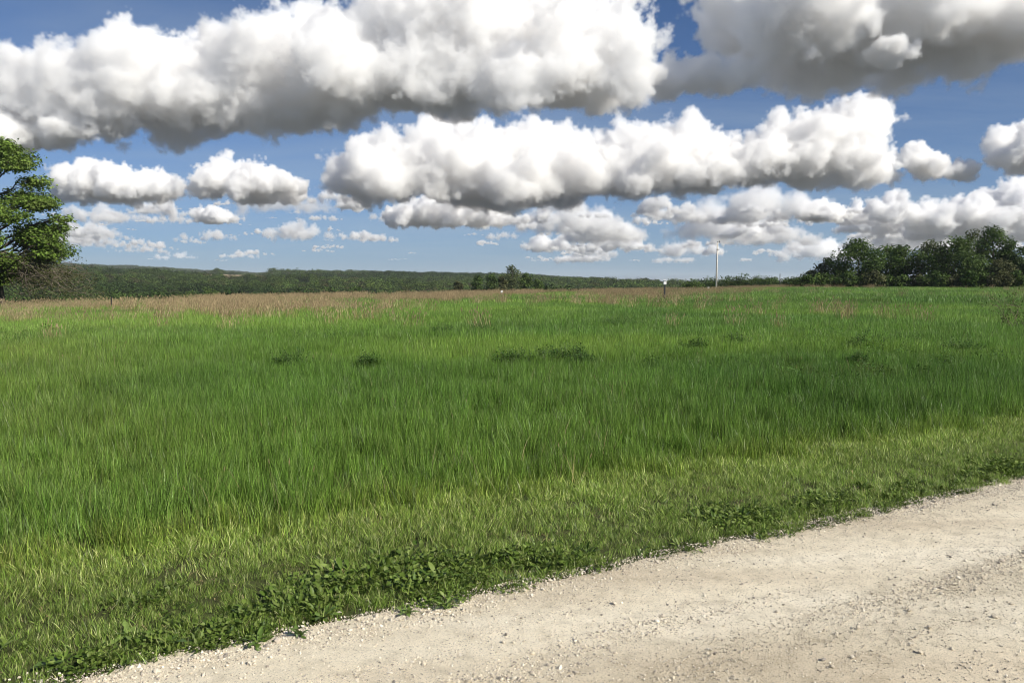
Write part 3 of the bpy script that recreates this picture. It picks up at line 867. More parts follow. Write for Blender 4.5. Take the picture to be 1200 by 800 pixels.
# gravel: loose chips lying on the road
def pebble(name, seed, mat):
    r_ = np.random.default_rng(seed)
    bm = bmesh.new(); bmesh.ops.create_icosphere(bm, subdivisions=1, radius=1.0)
    sc = (r_.uniform(0.8, 1.3), r_.uniform(0.6, 1.0), r_.uniform(0.45, 0.75))
    for v in bm.verts:
        f = 1 + r_.normal(0, 0.13)
        v.co = Vector((v.co.x * sc[0] * f, v.co.y * sc[1] * f, v.co.z * sc[2] * f))
    me = bpy.data.meshes.new(name); bm.to_mesh(me); bm.free()
    me.materials.append(mat)
    set_bcol(me, np.tile(np.array([1.0, 1.0, 1.0]), (len(me.vertices), 1)))
    return me
m_chip = stuff_mat('limestone_chip', 0.85, 0.0, 0.2)
chips = [bpy.data.objects.new('gravel_chip', pebble('gravel_chip', 400 + k, m_chip)) for k in range(7)]
r_ = np.random.default_rng(411)
def road_pts(n_, u0, u1, s0, s1):
    u = r_.uniform(u0, u1, n_); s = r_.uniform(s0, s1, n_)
    x, y = road_xy(u, s); return x, y, u, s
x1, y1, u1, s1 = road_pts(480000, -3.0, 9, -3.2, 0.08)
wp = fbm(np.stack([u1 / 2.2, s1 / 0.28, s1 * 0], 1), 3, 412) + 0.35 * np.exp(-(s1 / 0.25) ** 2) + 0.45 * np.exp(-((s1 + 2.2) / 0.3) ** 2)
k = r_.uniform(0, 1, len(x1)) < 0.30 + 0.68 * smooth(-0.15, 0.4, wp)
x1, y1, s1, wp = x1[k], y1[k], s1[k], wp[k]
sz = 0.0021 * np.exp(r_.normal(0, 0.45, len(x1))) * (1 + 0.5 * smooth(0.1, 0.6, wp))
sz = np.where(r_.uniform(0, 1, len(x1)) < 0.010, sz * 2.2, sz)
base = np.array([(.70, .63, .51), (.62, .55, .44), (.78, .72, .61), (.44, .39, .32), (.56, .49, .38), (.30, .27, .23)])[r_.integers(0, 6, len(x1))] * r_.uniform(0.75, 1.15, (len(x1), 1))
rt = np.stack([r_.normal(0, 0.5, len(x1)), r_.normal(0, 0.5, len(x1)), r_.uniform(0, 6.28, len(x1))], 1)
scatter('gravel', np.stack([x1, y1, road_z(x1, y1) + sz * 0.25], 1), sz, base, chips, 'loose limestone chips lying on the road', 413, rot=rt)
x1, y1, u1, s1 = road_pts(2600, -2.8, 9, -0.22, 0.16)
s1 = s1 * 1.0
sz = 0.005 * np.exp(r_.normal(0, 0.4, len(x1)))
base = np.array([(.66, .60, .48), (.74, .68, .57), (.58, .52, .42)])[r_.integers(0, 3, len(x1))] * r_.uniform(0.85, 1.1, (len(x1), 1))
scatter('gravel', np.stack([x1, y1, np.maximum(road_z(x1, y1), 0.008) + sz * 0.2], 1), sz, base, chips, 'coarse pale gravel thrown against the grass edge', 414, tilt=0.5)

# leafy weeds coming up through the grass in drifts
T_leafy = [leaf_clump('leafy_weed', 110, 0.24, 0.52, 0.065, 0.024, [G(.075, .155, .028), G(.095, .18, .034), G(.06, .125, .022)], m_leaf, 330 + k, 'lance', (-10, 55)) for k in range(4)]
x, y, r_ = sector_pts(11, 95, 2.6, 291)
dd = np.hypot(x, y)
nv = fbm(p2(x * 0.75, y * 0.45, 3.4), 4, 292) + 0.25 * fbm(p2(x, y, 20), 2, 293)
k = (road_s(x, y) > 4) & (nv > 0.17) & (r_.uniform(0, 1, len(x)) < 0.8) & (dd < np.interp(az_px(x, y), PXS, CRD) * 0.9)
x, y, nv = x[k], y[k], nv[k]
scatter('leafy_weeds', np.stack([x, y, ground_z(x, y) - 0.05], 1), r_.uniform(0.7, 1.0, len(x)) * (0.6 + 0.45 * smooth(.17, .55, nv)), np.ones((len(x), 3)) * r_.uniform(0.75, 1.3, (len(x), 1)), T_leafy, 'dark leafy weeds in drifts through the green grass', 294)
# ------------------------------------------------------------------ trees
def bark_mat(name, c0, c1):
    m, n, l, b = new_mat(name)
    tc = n.new('ShaderNodeTexCoord'); nz = n.new('ShaderNodeTexNoise')
    mp_ = n.new('ShaderNodeMapping'); mp_.inputs['Scale'].default_value = (6, 6, 1.2)
    nz.inputs['Scale'].default_value = 2.0; nz.inputs['Detail'].default_value = 6
    l.new(tc.outputs['Object'], mp_.inputs[0]); l.new(mp_.outputs[0], nz.inputs['Vector'])
    r = ramp(n, [(0.35, c0), (0.65, c1)]); l.new(nz.outputs['Fac'], r.inputs[0]); l.new(r.outputs[0], b.inputs['Base Color'])
    b.inputs['Roughness'].default_value = 0.9
    bp = n.new('ShaderNodeBump'); bp.inputs['Distance'].default_value = 0.03; l.new(nz.outputs['Fac'], bp.inputs['Height']); l.new(bp.outputs[0], b.inputs['Normal'])
    return m
m_bark = bark_mat('bark', (.045, .036, .028), (.12, .10, .08))
m_twig = bark_mat('grey_twig', (.13, .105, .08), (.24, .20, .155))

def foliage_mat(name, transl=0.3):
    m, n, l, b = new_mat(name)
    a1 = n.new('ShaderNodeAttribute'); a1.attribute_name = 'bcol'
    l.new(a1.outputs['Color'], b.inputs['Base Color'])
    b.inputs['Roughness'].default_value = 0.6; b.inputs['Specular IOR Level'].default_value = 0.2
    t = n.new('ShaderNodeBsdfTranslucent'); mx = n.new('ShaderNodeMixShader'); mx.inputs[0].default_value = transl
    l.new(a1.outputs['Color'], t.inputs['Color']); l.new(b.outputs[0], mx.inputs[1]); l.new(t.outputs[0], mx.inputs[2])
    l.new(mx.outputs[0], n['Material Output'].inputs['Surface'])
    return m
m_fol = foliage_mat('foliage', 0.28)

class Tubes:
    def __init__(s): s.V, s.F, s.n = [], [], 0
    def add(s, pts, radii, sides=5):
        pts = np.asarray(pts, dtype=float); k = len(pts)
        t = np.gradient(pts, axis=0); t /= np.linalg.norm(t, axis=1)[:, None] + 1e-9
        ref = np.where(np.abs(t[:, 2:3]) > 0.9, np.array([[1.0, 0, 0]]), np.array([[0, 0, 1.0]]))
        u = np.cross(t, ref); u /= np.linalg.norm(u, axis=1)[:, None] + 1e-9
        v = np.cross(t, u)
        a = np.arange(sides) * 2 * math.pi / sides
        ring = pts[:, None, :] + (u[:, None, :] * np.cos(a)[None, :, None] + v[:, None, :] * np.sin(a)[None, :, None]) * np.asarray(radii)[:, None, None]
        s.V.append(ring.reshape(-1, 3))
        i = np.arange(k - 1)[:, None] * sides + np.arange(sides)[None, :]
        j = np.arange(k - 1)[:, None] * sides + (np.arange(sides)[None, :] + 1) % sides
        s.F.append(np.stack([i, j, j + sides, i + sides], -1).reshape(-1, 4) + s.n)
        s.n += k * sides
    def mesh(s, name, mat): return mesh_np(name, np.concatenate(s.V), np.concatenate(s.F), True, [mat])

def curve(p0, p1, sag, r_, k=7, wob=0.05):
    p0, p1 = np.asarray(p0, float), np.asarray(p1, float)
    t = np.linspace(0, 1, k)[:, None]
    L = np.linalg.norm(p1 - p0)
    q = p0 * (1 - t) + p1 * t
    q[:, 2] += sag * L * (4 * t * (1 - t))[:, 0]
    w = r_.normal(0, wob * L, (k, 3)); w[0] = w[-1] = 0
    return q + w

def leaf_quads(c, nrm, size, cols, aspect, r_):
    """bent leaf-spray quads at points c facing nrm; returns verts, faces, colours"""
    n_ = len(c)
    nrm = nrm / (np.linalg.norm(nrm, axis=1)[:, None] + 1e-9)
    ref = r_.normal(0, 1, (n_, 3)); u = np.cross(nrm, ref); u /= np.linalg.norm(u, axis=1)[:, None] + 1e-9
    v = np.cross(nrm, u)
    su = (size * aspect)[:, None]; sv = size[:, None]
    P = np.stack([c - u * su, c - v * sv * 0.55 + nrm * sv * 0.2, c + u * su, c + v * sv * 0.55 + nrm * sv * 0.2], 1)
    F = np.arange(n_ * 4).reshape(-1, 4)
    return P.reshape(-1, 3), F, np.repeat(cols, 4, axis=0)

def crown_mesh(name, clumps, nleaf, leaf, cols, r_, mat, flat=1.0, up=0.5, holes=0.25, var=0.22):
    """clumps: (n,6) centre and radii. Leaves sit mostly in the outer part of ragged clumps"""
    clumps = np.asarray(clumps, dtype=float)
    w = (clumps[:, 3] * clumps[:, 4] * clumps[:, 5]) ** 0.72; w /= w.sum()
    ci = r_.choice(len(clumps), nleaf, p=w)
    d = r_.normal(0, 1, (nleaf, 3)); d /= np.linalg.norm(d, axis=1)[:, None]
    rad = r_.uniform(0, 1, nleaf) ** 0.42 * (1 + r_.normal(0, 0.10, nleaf))
    p = clumps[ci, :3] + d * clumps[ci, 3:6] * rad[:, None]
    sc = float(np.median(clumps[:, 3]))
    nz = fbm(p / (sc * 0.42), 3, int(r_.integers(1000)), 0.6)
    k = nz > -1 + holes * 3.0 - 0.5
    p, d, ci = p[k], d[k], ci[k]
    n_ = len(p)
    # pull leaves into sprays
    p = p + (np.stack([vnoise(p / (sc * 0.2) + 9 * q, 5 + q) for q in range(3)], 1)) * sc * 0.13
    nrm = d * 0.55 + np.array([0, 0, up]) + r_.normal(0, 0.55, (n_, 3))
    cc = np.array(cols)
    cl = cc[(r_.integers(0, len(cc), len(clumps)))][ci] * 0.5 + cc[r_.integers(0, len(cc), n_)] * 0.5
    cl = cl * (1 + var * r_.normal(0, 1, (n_, 1))) * (1 + 0.18 * r_.normal(0, 1, (len(clumps), 1)))[ci]
    cl = np.clip(cl, 0.008, 0.6)
    V, F, C = leaf_quads(p, nrm, leaf * r_.uniform(0.6, 1.35, n_), cl, 0.85, r_)
    me = mesh_np(name, V, F, False, [mat])
    set_bcol(me, C)
    return me

TREE_G = [G(.066, .115, .022), G(.086, .142, .028), G(.054, .095, .019), G(.108, .16, .036)]
OAK_G = [G(.050, .092, .018), G(.065, .112, .022), G(.040, .074, .015), G(.082, .13, .028)]
PALE_G = [G(.095, .12, .045), G(.08, .105, .038), G(.115, .14, .055)]
OLIVE_G = [G(.085, .095, .035), G(.07, .082, .030), G(.10, .105, .045)]

def gen_tree(seed, H, R, clear, ncl, nleaf, leaf, cols, trunk_r=None, round_=0.75, holes=0.22, clr=(0.26, 0.46), bush=False):
    """meshes (trunk, crown) of one tree standing at the origin"""
    r_ = np.random.default_rng(seed)
    tb = Tubes(); tr = trunk_r or H * 0.022
    cl = []
    for k in range(ncl):
        t = (k + 0.5) / ncl
        z = clear + (H - clear) * (0.10 + 0.82 * t)
        prof = math.sin(math.pi * min(1, 0.16 + 0.84 * t) ** (0.8 if not bush else 1.0)) ** round_
        a = k * 2.399 + r_.normal(0, 0.4); q = R * prof * math.sqrt(r_.uniform(0.15, 1)) * 0.78
        rr_ = R * r_.uniform(*clr) * (0.75 + 0.4 * prof)
        cl.append((q * math.cos(a), q * math.sin(a), min(z, H - rr_ * 0.6), rr_, rr_, rr_ * r_.uniform(0.6, 0.85)))
    cl = np.array(cl)
    top = np.array([r_.normal(0, R * 0.06), r_.normal(0, R * 0.06), H * 0.86])
    tp = curve((0, 0, -0.4), top, 0, r_, 9, 0.012)
    trad = tr * (1 - np.linspace(0, 1, 9) * 0.9); trad[0] *= 1.5
    tb.add(tp, trad, 7)
    for c in cl:
        f = np.clip((c[2] - np.hypot(c[0], c[1]) * 0.8) / top[2], 0.18, 0.92)
        i = f * 8; i0 = int(i); st = tp[i0] * (1 - (i - i0)) + tp[min(8, i0 + 1)] * (i - i0)
        en = c[:3] + np.array([0, 0, c[5] * 0.2])
        r0 = tr * (1 - f * 0.85) * 0.5
        lp = curve(st, en, 0.06, r_, 6, 0.035); tb.add(lp, r0 * (1 - np.linspace(0, 0.8, 6)), 5)
        for q in range(4):
            d = r_.normal(0, 1, 3); d[2] = abs(d[2]) * 0.5; d /= np.linalg.norm(d)
            tb.add(curve(lp[4], c[:3] + d * c[3:6] * 0.95, 0.05, r_, 4, 0.05), r0 * 0.28 * (1 - np.linspace(0, 0.85, 4)), 3)
    return tb.mesh('trunk', m_bark), crown_mesh('crown', cl, nleaf, leaf, cols, r_, m_fol, holes=holes)

def put_tree(name, meshes, loc, rz, sc, label, cat='tree', group=None, crown_mat=None):
    o = empty(name, loc, rz)
    o.scale = sc if not isinstance(sc, (int, float)) else (sc, sc, sc)
    obj('trunk', meshes[0], o); obj('crown', meshes[1], o)
    tag(o, label, cat, group)
    return o

def gz(x, y): return float(ground_z([x], [y])[0])

# --- far wooded hills: one mass of instanced crowns
def wood_src(seed, cols, n_=760):
    r_ = np.random.default_rng(seed)
    cl = [(r_.normal(0, .26), r_.normal(0, .26), r_.uniform(.34, .78), r_.uniform(.2, .34), r_.uniform(.2, .34), r_.uniform(.16, .26)) for k in range(9)]
    me = crown_mesh('wood_crown', cl, n_, 0.062, cols, r_, m_wood, holes=0.12, up=0.7)
    return bpy.data.objects.new('wood_crown', me)
m_wood = stuff_mat('far_foliage', 0.7, 0.2, 0.1)
W_src = [wood_src(500 + k, [OAK_G, TREE_G, OAK_G, TREE_G, OLIVE_G][k % 5]) for k in range(8)]
r_ = np.random.default_rng(505)
def wood_pts(r0, r1, spacing, seed):
    q = np.random.default_rng(seed)
    a0, a1 = math.radians(-43), math.radians(40)
    n_ = int((a1 - a0) * 0.5 * (r1 * r1 - r0 * r0) / spacing ** 2)
    r = np.sqrt(q.uniform(r0 * r0, r1 * r1, n_)); az = q.uniform(a0, a1, n_)
    return r * np.sin(az), r * np.cos(az), q
X, Y, Sx, Tn = [], [], [], []
for r0, r1, sp, hh in ((300, 620, 7.5, 11), (620, 1250, 10.5, 12), (1250, 2300, 15, 13), (2300, 3350, 17, 14)):
    x, y, q = wood_pts(r0, r1, sp, 506 + r0)
    px = az_px(x, y); d = np.hypot(x, y)
    cl = fbm(p2(x, y, 190), 3, 507)
    keep = cl > -0.62
    # cleared fields on the far slopes
    for (pa, pb, da, db) in ((120, 168, 1500, 2050), (176, 252, 1080, 1700), (262, 318, 1150, 1560), (80, 118, 1900, 2300), (430, 470, 2000, 2300)):
        keep &= ~((px > pa) & (px < pb) & (d > da) & (d < db))
    keep &= ~((px > 905) & (d < 1100))
    x, y, px, d = x[keep], y[keep], px[keep], d[keep]
    low = 1 - 0.45 * np.exp(-((px - 225) / 60) ** 2) * smooth(800, 1080, d) * (1 - smooth(1080, 1085, d))
    h = hh * q.uniform(0.6, 1.2, len(x)) * low * (1 + 0.35 * fbm(p2(x, y, 90), 3, 511))
    wd = h * q.uniform(0.75, 1.15, len(x)) * np.where(d > 1250, 1.35, 1.0)
    X.append(x); Y.append(y); Sx.append(np.stack([wd, wd, h], 1))
    Tn.append(np.ones((len(x), 3)) * (1 + 0.14 * q.normal(0, 1, (len(x), 1))) * (0.74 + 0.75 * fbm(p2(x * 0.6, y, 230), 3, 509)[:, None] * np.array([1.3, 0.95, 0.7])))
x, y = np.concatenate(X), np.concatenate(Y)
scatter('distant_woods', np.stack([x, y, ground_z(x, y) - 0.3], 1), np.concatenate(Sx), np.clip(np.concatenate(Tn), 0.35, 1.3), W_src, 'dark green wooded hills rolling away to the skyline', 510, tilt=0.05)

# tan stubble fields in the clearings, draped on the slopes
m_crop, n, l, b = new_mat('stubble')
nz = n.new('ShaderNodeTexNoise'); nz.inputs['Scale'].default_value = 0.03; nz.inputs['Detail'].default_value = 5
tc = n.new('ShaderNodeTexCoord'); l.new(tc.outputs['Object'], nz.inputs['Vector'])
rp_ = ramp(n, [(0.3, (.26, .19, .11)), (0.7, (.36, .27, .16))]); l.new(nz.outputs['Fac'], rp_.inputs[0]); l.new(rp_.outputs[0], b.inputs['Base Color'])
b.inputs['Roughness'].default_value = 1
for pa, pb, da, db in ((178, 250, 1090, 1700), (263, 316, 1160, 1560), (122, 166, 1500, 2050)):
    A = np.arctan((np.linspace(pa, pb, 14) - 600) / FPX); Rr = np.linspace(da, db, 14)
    RR, AA = np.meshgrid(Rr, A, indexing='ij')
    xx, yy = (RR * np.sin(AA)).ravel(), (RR * np.cos(AA)).ravel()
    i = (np.arange(13)[:, None] * 14 + np.arange(13)[None, :])
    f = np.stack([i, i + 1, i + 15, i + 14], -1).reshape(-1, 4)[:, ::-1]
    o = obj('stubble_field', mesh_np('stubble_field', np.stack([xx, yy, ground_z(xx, yy) + 0.8], 1), f[:, ::-1] * 1, True, [m_crop]))
    tag(o, kind='structure')

# --- trees along the near edge of the far wood, standing up as single crowns
protoA = [gen_tree(520 + k, 11, 4.6, 1.2, 13, 1500, 0.34, [OAK_G, TREE_G, OLIVE_G][k % 3]) for k in range(5)]
r_ = np.random.default_rng(530)
first = {}
def inst_tree(name, key, meshes, loc, rz, sc, label, cat, group):
    if key not in first:
        first[key] = put_tree(name, meshes, loc, rz, sc, label, cat, group)
        return first[key]
    src = first[key]
    o = src.copy(); COL.objects.link(o)
    o.location = loc; o.rotation_euler = (0, 0, rz); o.scale = sc if not isinstance(sc, (int, float)) else (sc,) * 3
    o['label'] = label
    for ch in list(src.children):
        c = ch.copy(); COL.objects.link(c); c.parent = o
    return o
for k in range(56):
    px = 95 + (540 - 95) * (k + r_.uniform(-0.3, 0.3)) / 55
    d = r_.uniform(250, 330)
    a = math.atan((px - 600) / FPX); x, y = d * math.sin(a), d * math.cos(a)
    s = r_.uniform(0.75, 1.15)
    inst_tree('valley_tree', 'A%d' % (k % 5), protoA[k % 5], (x, y, gz(x, y)), r_.uniform(0, 6.28), (s, s, s * r_.uniform(0.9, 1.1)),
              'small round tree in the row just beyond the russet brow of the field', 'tree', 'trees along the near edge of the far wood')
for k in range(26):
    px = 642 + (800 - 642) * (k + r_.uniform(-0.3, 0.3)) / 25
    d = r_.uniform(300, 380)
    a = math.atan((px - 600) / FPX); x, y = d * math.sin(a), d * math.cos(a)
    s = r_.uniform(0.62, 0.9)
    inst_tree('valley_tree', 'A%d' % (k % 5), protoA[k % 5], (x, y, gz(x, y)), r_.uniform(0, 6.28), s,
              'low round tree in the dip right of the central tree cluster', 'tree', 'trees in the dip right of the central cluster')

# --- central cluster (photo x 545-640)
def tree_to(name, px, top_py, d, wpx, seed, cols, label, nleaf=3800, leaf=0.30, clear=0.12, ncl=16, group=None, cat='tree', holes=0.22, round_=0.75, clr=(.26, .46), bush=False):
    a = math.atan((px - 600) / FPX); x, y = d * math.sin(a), d * math.cos(a)
    z = gz(x, y)
    t = at(px, top_py, y)
    H = (t.z - z) * 1.01
    R = wpx * 0.57 * d / FPX
    ms = gen_tree(seed, H, R, clear * H, ncl, nleaf, leaf, cols, holes=holes, round_=round_, clr=clr, bush=bush)
    return put_tree(name, ms, (x, y, z), 0.0, 1.0, label, cat, group)
GM = 'trees of the cluster in the middle of the skyline'
tree_to('broadleaf_tree', 560, 320, 236, 26, 601, OAK_G, 'dark leftmost tree of the cluster in the middle of the skyline', group=GM)
tree_to('broadleaf_tree', 577, 319, 240, 28, 602, OAK_G, 'dark round tree second from left in the middle cluster', group=GM)
tree_to('broadleaf_tree', 600, 309, 230, 30, 603, PALE_G, 'tallest pale green tree of the middle cluster, thin crowned', group=GM, holes=0.32, nleaf=2600)
tree_to('broadleaf_tree', 616, 317, 232, 24, 604, TREE_G, 'mid green tree right of the tallest tree of the middle cluster', group=GM)
tree_to('broadleaf_tree', 630, 325, 238, 24, 605, TREE_G, 'small rounded tree at the right end of the middle cluster', group=GM)
tree_to('broadleaf_tree', 588, 322, 224, 22, 606, OLIVE_G, 'olive tree low in front of the tallest tree of the middle cluster', group=GM)
tree_to('broadleaf_tree', 536, 327, 228, 20, 607, OLIVE_G, 'small yellowish tree just left of the middle cluster', group=GM)

# --- low bushes behind the utility pole (photo x 800-945)
GB = 'bushes along the skyline behind the utility pole'
bl = [(812, 328, 34, 'low dark bush left of the foot of the utility pole'), (833, 325, 36, 'dark bush directly behind the foot of the utility pole'),
      (852, 323, 36, 'rounded bush just right of the utility pole'), (868, 321.5, 38, 'tallest rounded bush of the low row right of the utility pole'),
      (885, 323, 36, 'round bush in the middle of the low row right of the pole'), (901, 325.5, 34, 'small bush left of the thin distant post'),
      (921, 325.5, 34, 'small bush right of the thin distant post'), (937, 324, 32, 'low bush between the pole row and the right thicket')]
for k, (px, top, w, lb) in enumerate(bl):
    tree_to('bush', px, top, 205 + (k * 37) % 40, w, 620 + k, OAK_G if k % 2 else TREE_G, lb, nleaf=3000, leaf=0.26, clear=0.0, ncl=14, holes=0.12, group=GB, cat='bush', bush=True)

# --- right thicket (photo x 940-1200)
GT = 'trees of the thicket at right'
tl = [(951, 316, 158, 26, PALE_G, 1600, .35, 'thin pale shrub at the left tip of the right thicket'),
      (969, 302, 160, 34, OLIVE_G, 2600, .33, 'feathery light tree on the left slope of the right thicket'),
      (1004, 281.5, 158, 58, OAK_G, 7500, .14, 'big dark domed tree at the left of the right thicket'),
      (1036, 287, 166, 44, TREE_G, 4200, .24, 'mid green tree behind and right of the dark domed one'),
      (1056, 287, 160, 42, OAK_G, 4800, .2, 'dark tree in the dip of the right thicket'),
      (1088, 281.5, 162, 44, PALE_G, 3600, .32, 'paler open crowned tree in the middle of the right thicket'),
      (1118, 277, 156, 56, TREE_G, 7200, .13, 'broad rounded tree right of the paler one'),
      (1139, 269, 168, 40, PALE_G, 3200, .34, 'tall thin tree rising behind the broad rounded tree'),
      (1161, 264, 164, 46, OAK_G, 5200, .24, 'tallest tree of the right thicket with airy top'),
      (1184, 281, 160, 36, OAK_G, 4600, .2, 'dark tree at the right end of the thicket'),
      (1214, 300, 158, 40, TREE_G, 3000, .22, 'tree cut off by the right edge of the view'),
      (1172, 303, 150, 34, OLIVE_G, 2600, .34, 'bare twigged olive shrub in front of the thicket right end')]
for k, (px, top, d, w, cols, nl, ho, lb) in enumerate(tl):
    tree_to('thicket_tree', px, top, d, w, 640 + k, cols, lb, nleaf=nl, leaf=0.24, clear=0.04, ncl=18 if w > 40 else 13, group=GT, holes=ho, round_=0.6)
# low scrub at the foot of the thicket
GS = 'scrub along the foot of the right thicket'
r_ = np.random.default_rng(660)
for k in range(17):
    px = 945 + k * 16 + r_.uniform(-5, 5)
    tree_to('scrub_bush', px, r_.uniform(316, 324), r_.uniform(143, 150), r_.uniform(20, 30), 670 + k, [OAK_G, TREE_G, OLIVE_G][k % 3],
            'low scrubby bush along the grassy foot of the right thicket', nleaf=1100, leaf=0.24, clear=0.0, ncl=9, group=GS, cat='bush', holes=0.26, bush=True)

# --- the big tree at the left edge
d0 = 80.0
a = math.atan((-3 - 600) / FPX)
tx, ty = d0 * math.sin(a), d0 * math.cos(a)
tz = gz(tx, ty)
big = empty('shade_tree', (tx, ty, tz))
tag(big, 'large tree with layered light green sprays cut by the left edge', 'tree')
r_ = np.random.default_rng(700)
mpp = ty / FPX
def L3(px, py, dy=0.0):
    p = at(px, py, ty)
    return np.array([p.x - tx, dy, p.z - tz])
spec = [(8, 186, 36, 15, 0), (30, 196, 17, 9, -1), (25, 210, 22, 8, 1.5), (-22, 172, 34, 13, 1), (-14, 200, 36, 14, -2), (2, 170, 16, 8, 0), (-45, 188, 34, 16, 0),
        (38, 237, 30, 9, 0), (60, 242, 17, 6, -.8), (20, 233, 28, 10, 2), (62, 255, 14, 5, 1), (0, 248, 34, 12, -2.5), (28, 256, 30, 9, -2), (-30, 238, 36, 14, 1),
        (44, 276, 28, 9, 0), (62, 286, 14, 7, -.8), (24, 282, 32, 12, 2), (5, 284, 32, 14, -3), (-35, 280, 40, 15, 0), (52, 266, 20, 6, 1.2),
        (46, 302, 24, 8, .5), (18, 306, 30, 11, -1.5), (-8, 315, 30, 14, 2), (64, 300, 12, 5, -1), (-40, 310, 40, 14, 0), (8, 325, 22, 10, -1),
        (-70, 215, 36, 18, 0), (-75, 260, 40, 18, 1), (-80, 300, 40, 16, -1), (-60, 195, 30, 14, 2), (-10, 225, 30, 12, 3.5), (0, 265, 34, 12, 4), (10, 290, 34, 12, 4.5), (-5, 300, 34, 12, -4.5), (0, 215, 30, 12, -3.5)]
tb = Tubes(); bt = Tubes()
ttop = L3(-12, 195)
tp = curve((0, 0, -0.5), ttop, 0, r_, 10, 0.012)
tb.add(tp, 0.50 * (1 - np.linspace(0, 0.85, 10)) * np.array([1.35] + [1] * 9), 9)
cl = []
for px, py, rx, ry, dy in spec:
    c = L3(px, py, dy * 1.3); rxm, rym = rx * mpp, ry * mpp
    cl.append((*c, rxm, max(rxm * 0.8, 1.3), rym * 0.98))
    f = np.clip((c[2] - 0.42 * np.hypot(c[0], c[1])) / ttop[2], 0.2, 0.97)
    i = f * 9; i0 = min(8, int(i)); st = tp[i0] * (1 - (i - i0)) + tp[i0 + 1] * (i - i0)
    lp = curve(st, c + np.array([0, 0, -rym * 0.3]), 0.07, r_, 8, 0.03)
    bt.add(lp, 0.15 * (1 - 0.5 * f) * (1 - np.linspace(0, 0.75, 8)), 6)
    for q in range(10):
        d = r_.normal(0, 1, 3); d /= np.linalg.norm(d); d[2] = d[2] * 0.8 + 0.1
        s_ = lp[int(r_.integers(3, 8))]
        e_ = c + d * np.array([rxm, rxm * 0.8, rym]) * r_.uniform(0.7, 1.05)
        b2 = curve(s_, e_, 0.06, r_, 5, 0.05)
        bt.add(b2, 0.042 * (1 - np.linspace(0, 0.8, 5)), 4)
        bt.add(curve(b2[2], b2[4] + r_.normal(0, 0.35, 3), 0.05, r_, 3, 0.05), 0.02 * np.array([1, .7, .3]), 3)
obj('trunk', tb.mesh('trunk', m_bark), big)
obj('branches', bt.mesh('branches', m_bark), big)
HERO = [G(.125, .20, .032), G(.15, .23, .04), G(.095, .16, .026), G(.18, .25, .06)]
obj('crown', crown_mesh('crown', cl, 60000, 0.145, HERO, r_, m_fol, holes=0.242, up=0.9, var=0.25), big)
# grey bare drooping boughs low on its right side
dw = Tubes(); tips = []
for k in range(46):
    st = L3(r_.uniform(-8, 22), r_.uniform(296, 322), r_.uniform(-2, 2))
    en = L3(r_.uniform(28, 108), r_.uniform(318, 347), r_.uniform(-3, 3))
    if en[0] > L3(88, 0)[0]: en[2] = L3(0, r_.uniform(328, 346))[2]
    m1_ = curve(st, en, 0.10, r_, 8, 0.025)
    dw.add(m1_, 0.05 * (1 - np.linspace(0, 0.85, 8)), 4)
    for q in range(9):
        i = int(r_.integers(2, 8)); e2 = m1_[i] + np.array([r_.normal(0.5, 0.8), r_.normal(0, 0.7), r_.normal(-0.25, 0.45)])
        c2 = curve(m1_[i], e2, 0.08, r_, 4, 0.06); dw.add(c2, 0.022 * (1 - np.linspace(0, 0.8, 4)), 3); tips.append(c2[2]); tips.append(c2[3])
obj('drooping_boughs', dw.mesh('drooping_boughs', m_twig), big)
tips = np.array(tips); tips = np.repeat(tips, 7, 0) + r_.normal(0, 0.22, (len(tips) * 7, 3))
oc = np.array(OLIVE_G)[r_.integers(0, 3, len(tips))] * r_.uniform(0.7, 1.2, (len(tips), 1))
V_, F_, C_ = leaf_quads(tips, r_.normal(0, 1, (len(tips), 3)), 0.10 * r_.uniform(0.5, 1.3, len(tips)), oc, 0.8, r_)
lm = mesh_np('sparse_leaves', V_, F_, False, [m_fol]); set_bcol(lm, C_)
obj('sparse_leaves', lm, big)
# ------------------------------------------------------------------ small things
def flat_mat(name, c, rough=0.6, noise=0.15, scale=20, metal=0.0):
    m, n, l, b = new_mat(name)
    tc = n.new('ShaderNodeTexCoord'); nz = n.new('ShaderNodeTexNoise'); nz.inputs['Scale'].default_value = scale; nz.inputs['Detail'].default_value = 5
    l.new(tc.outputs['Object'], nz.inputs['Vector'])
    r = ramp(n, [(0.3, tuple(np.array(c) * (1 - noise))), (0.7, tuple(np.minimum(1, np.array(c) * (1 + noise))))])
    l.new(nz.outputs['Fac'], r.inputs[0]); l.new(r.outputs[0], b.inputs['Base Color'])
    b.inputs['Roughness'].default_value = rough; b.inputs['Metallic'].default_value = metal
    return m
m_pole = flat_mat('weathered_pole', (.55, .52, .47), 0.8, 0.15, 4)
m_dark = flat_mat('dark_iron', (.025, .025, .027), 0.6, 0.3)
m_white = flat_mat('white_paint', (.80, .80, .80), 0.5, 0.05)
m_gal = flat_mat('galvanised_steel', (.45, .46, .47), 0.45, 0.1, 30, 0.7)

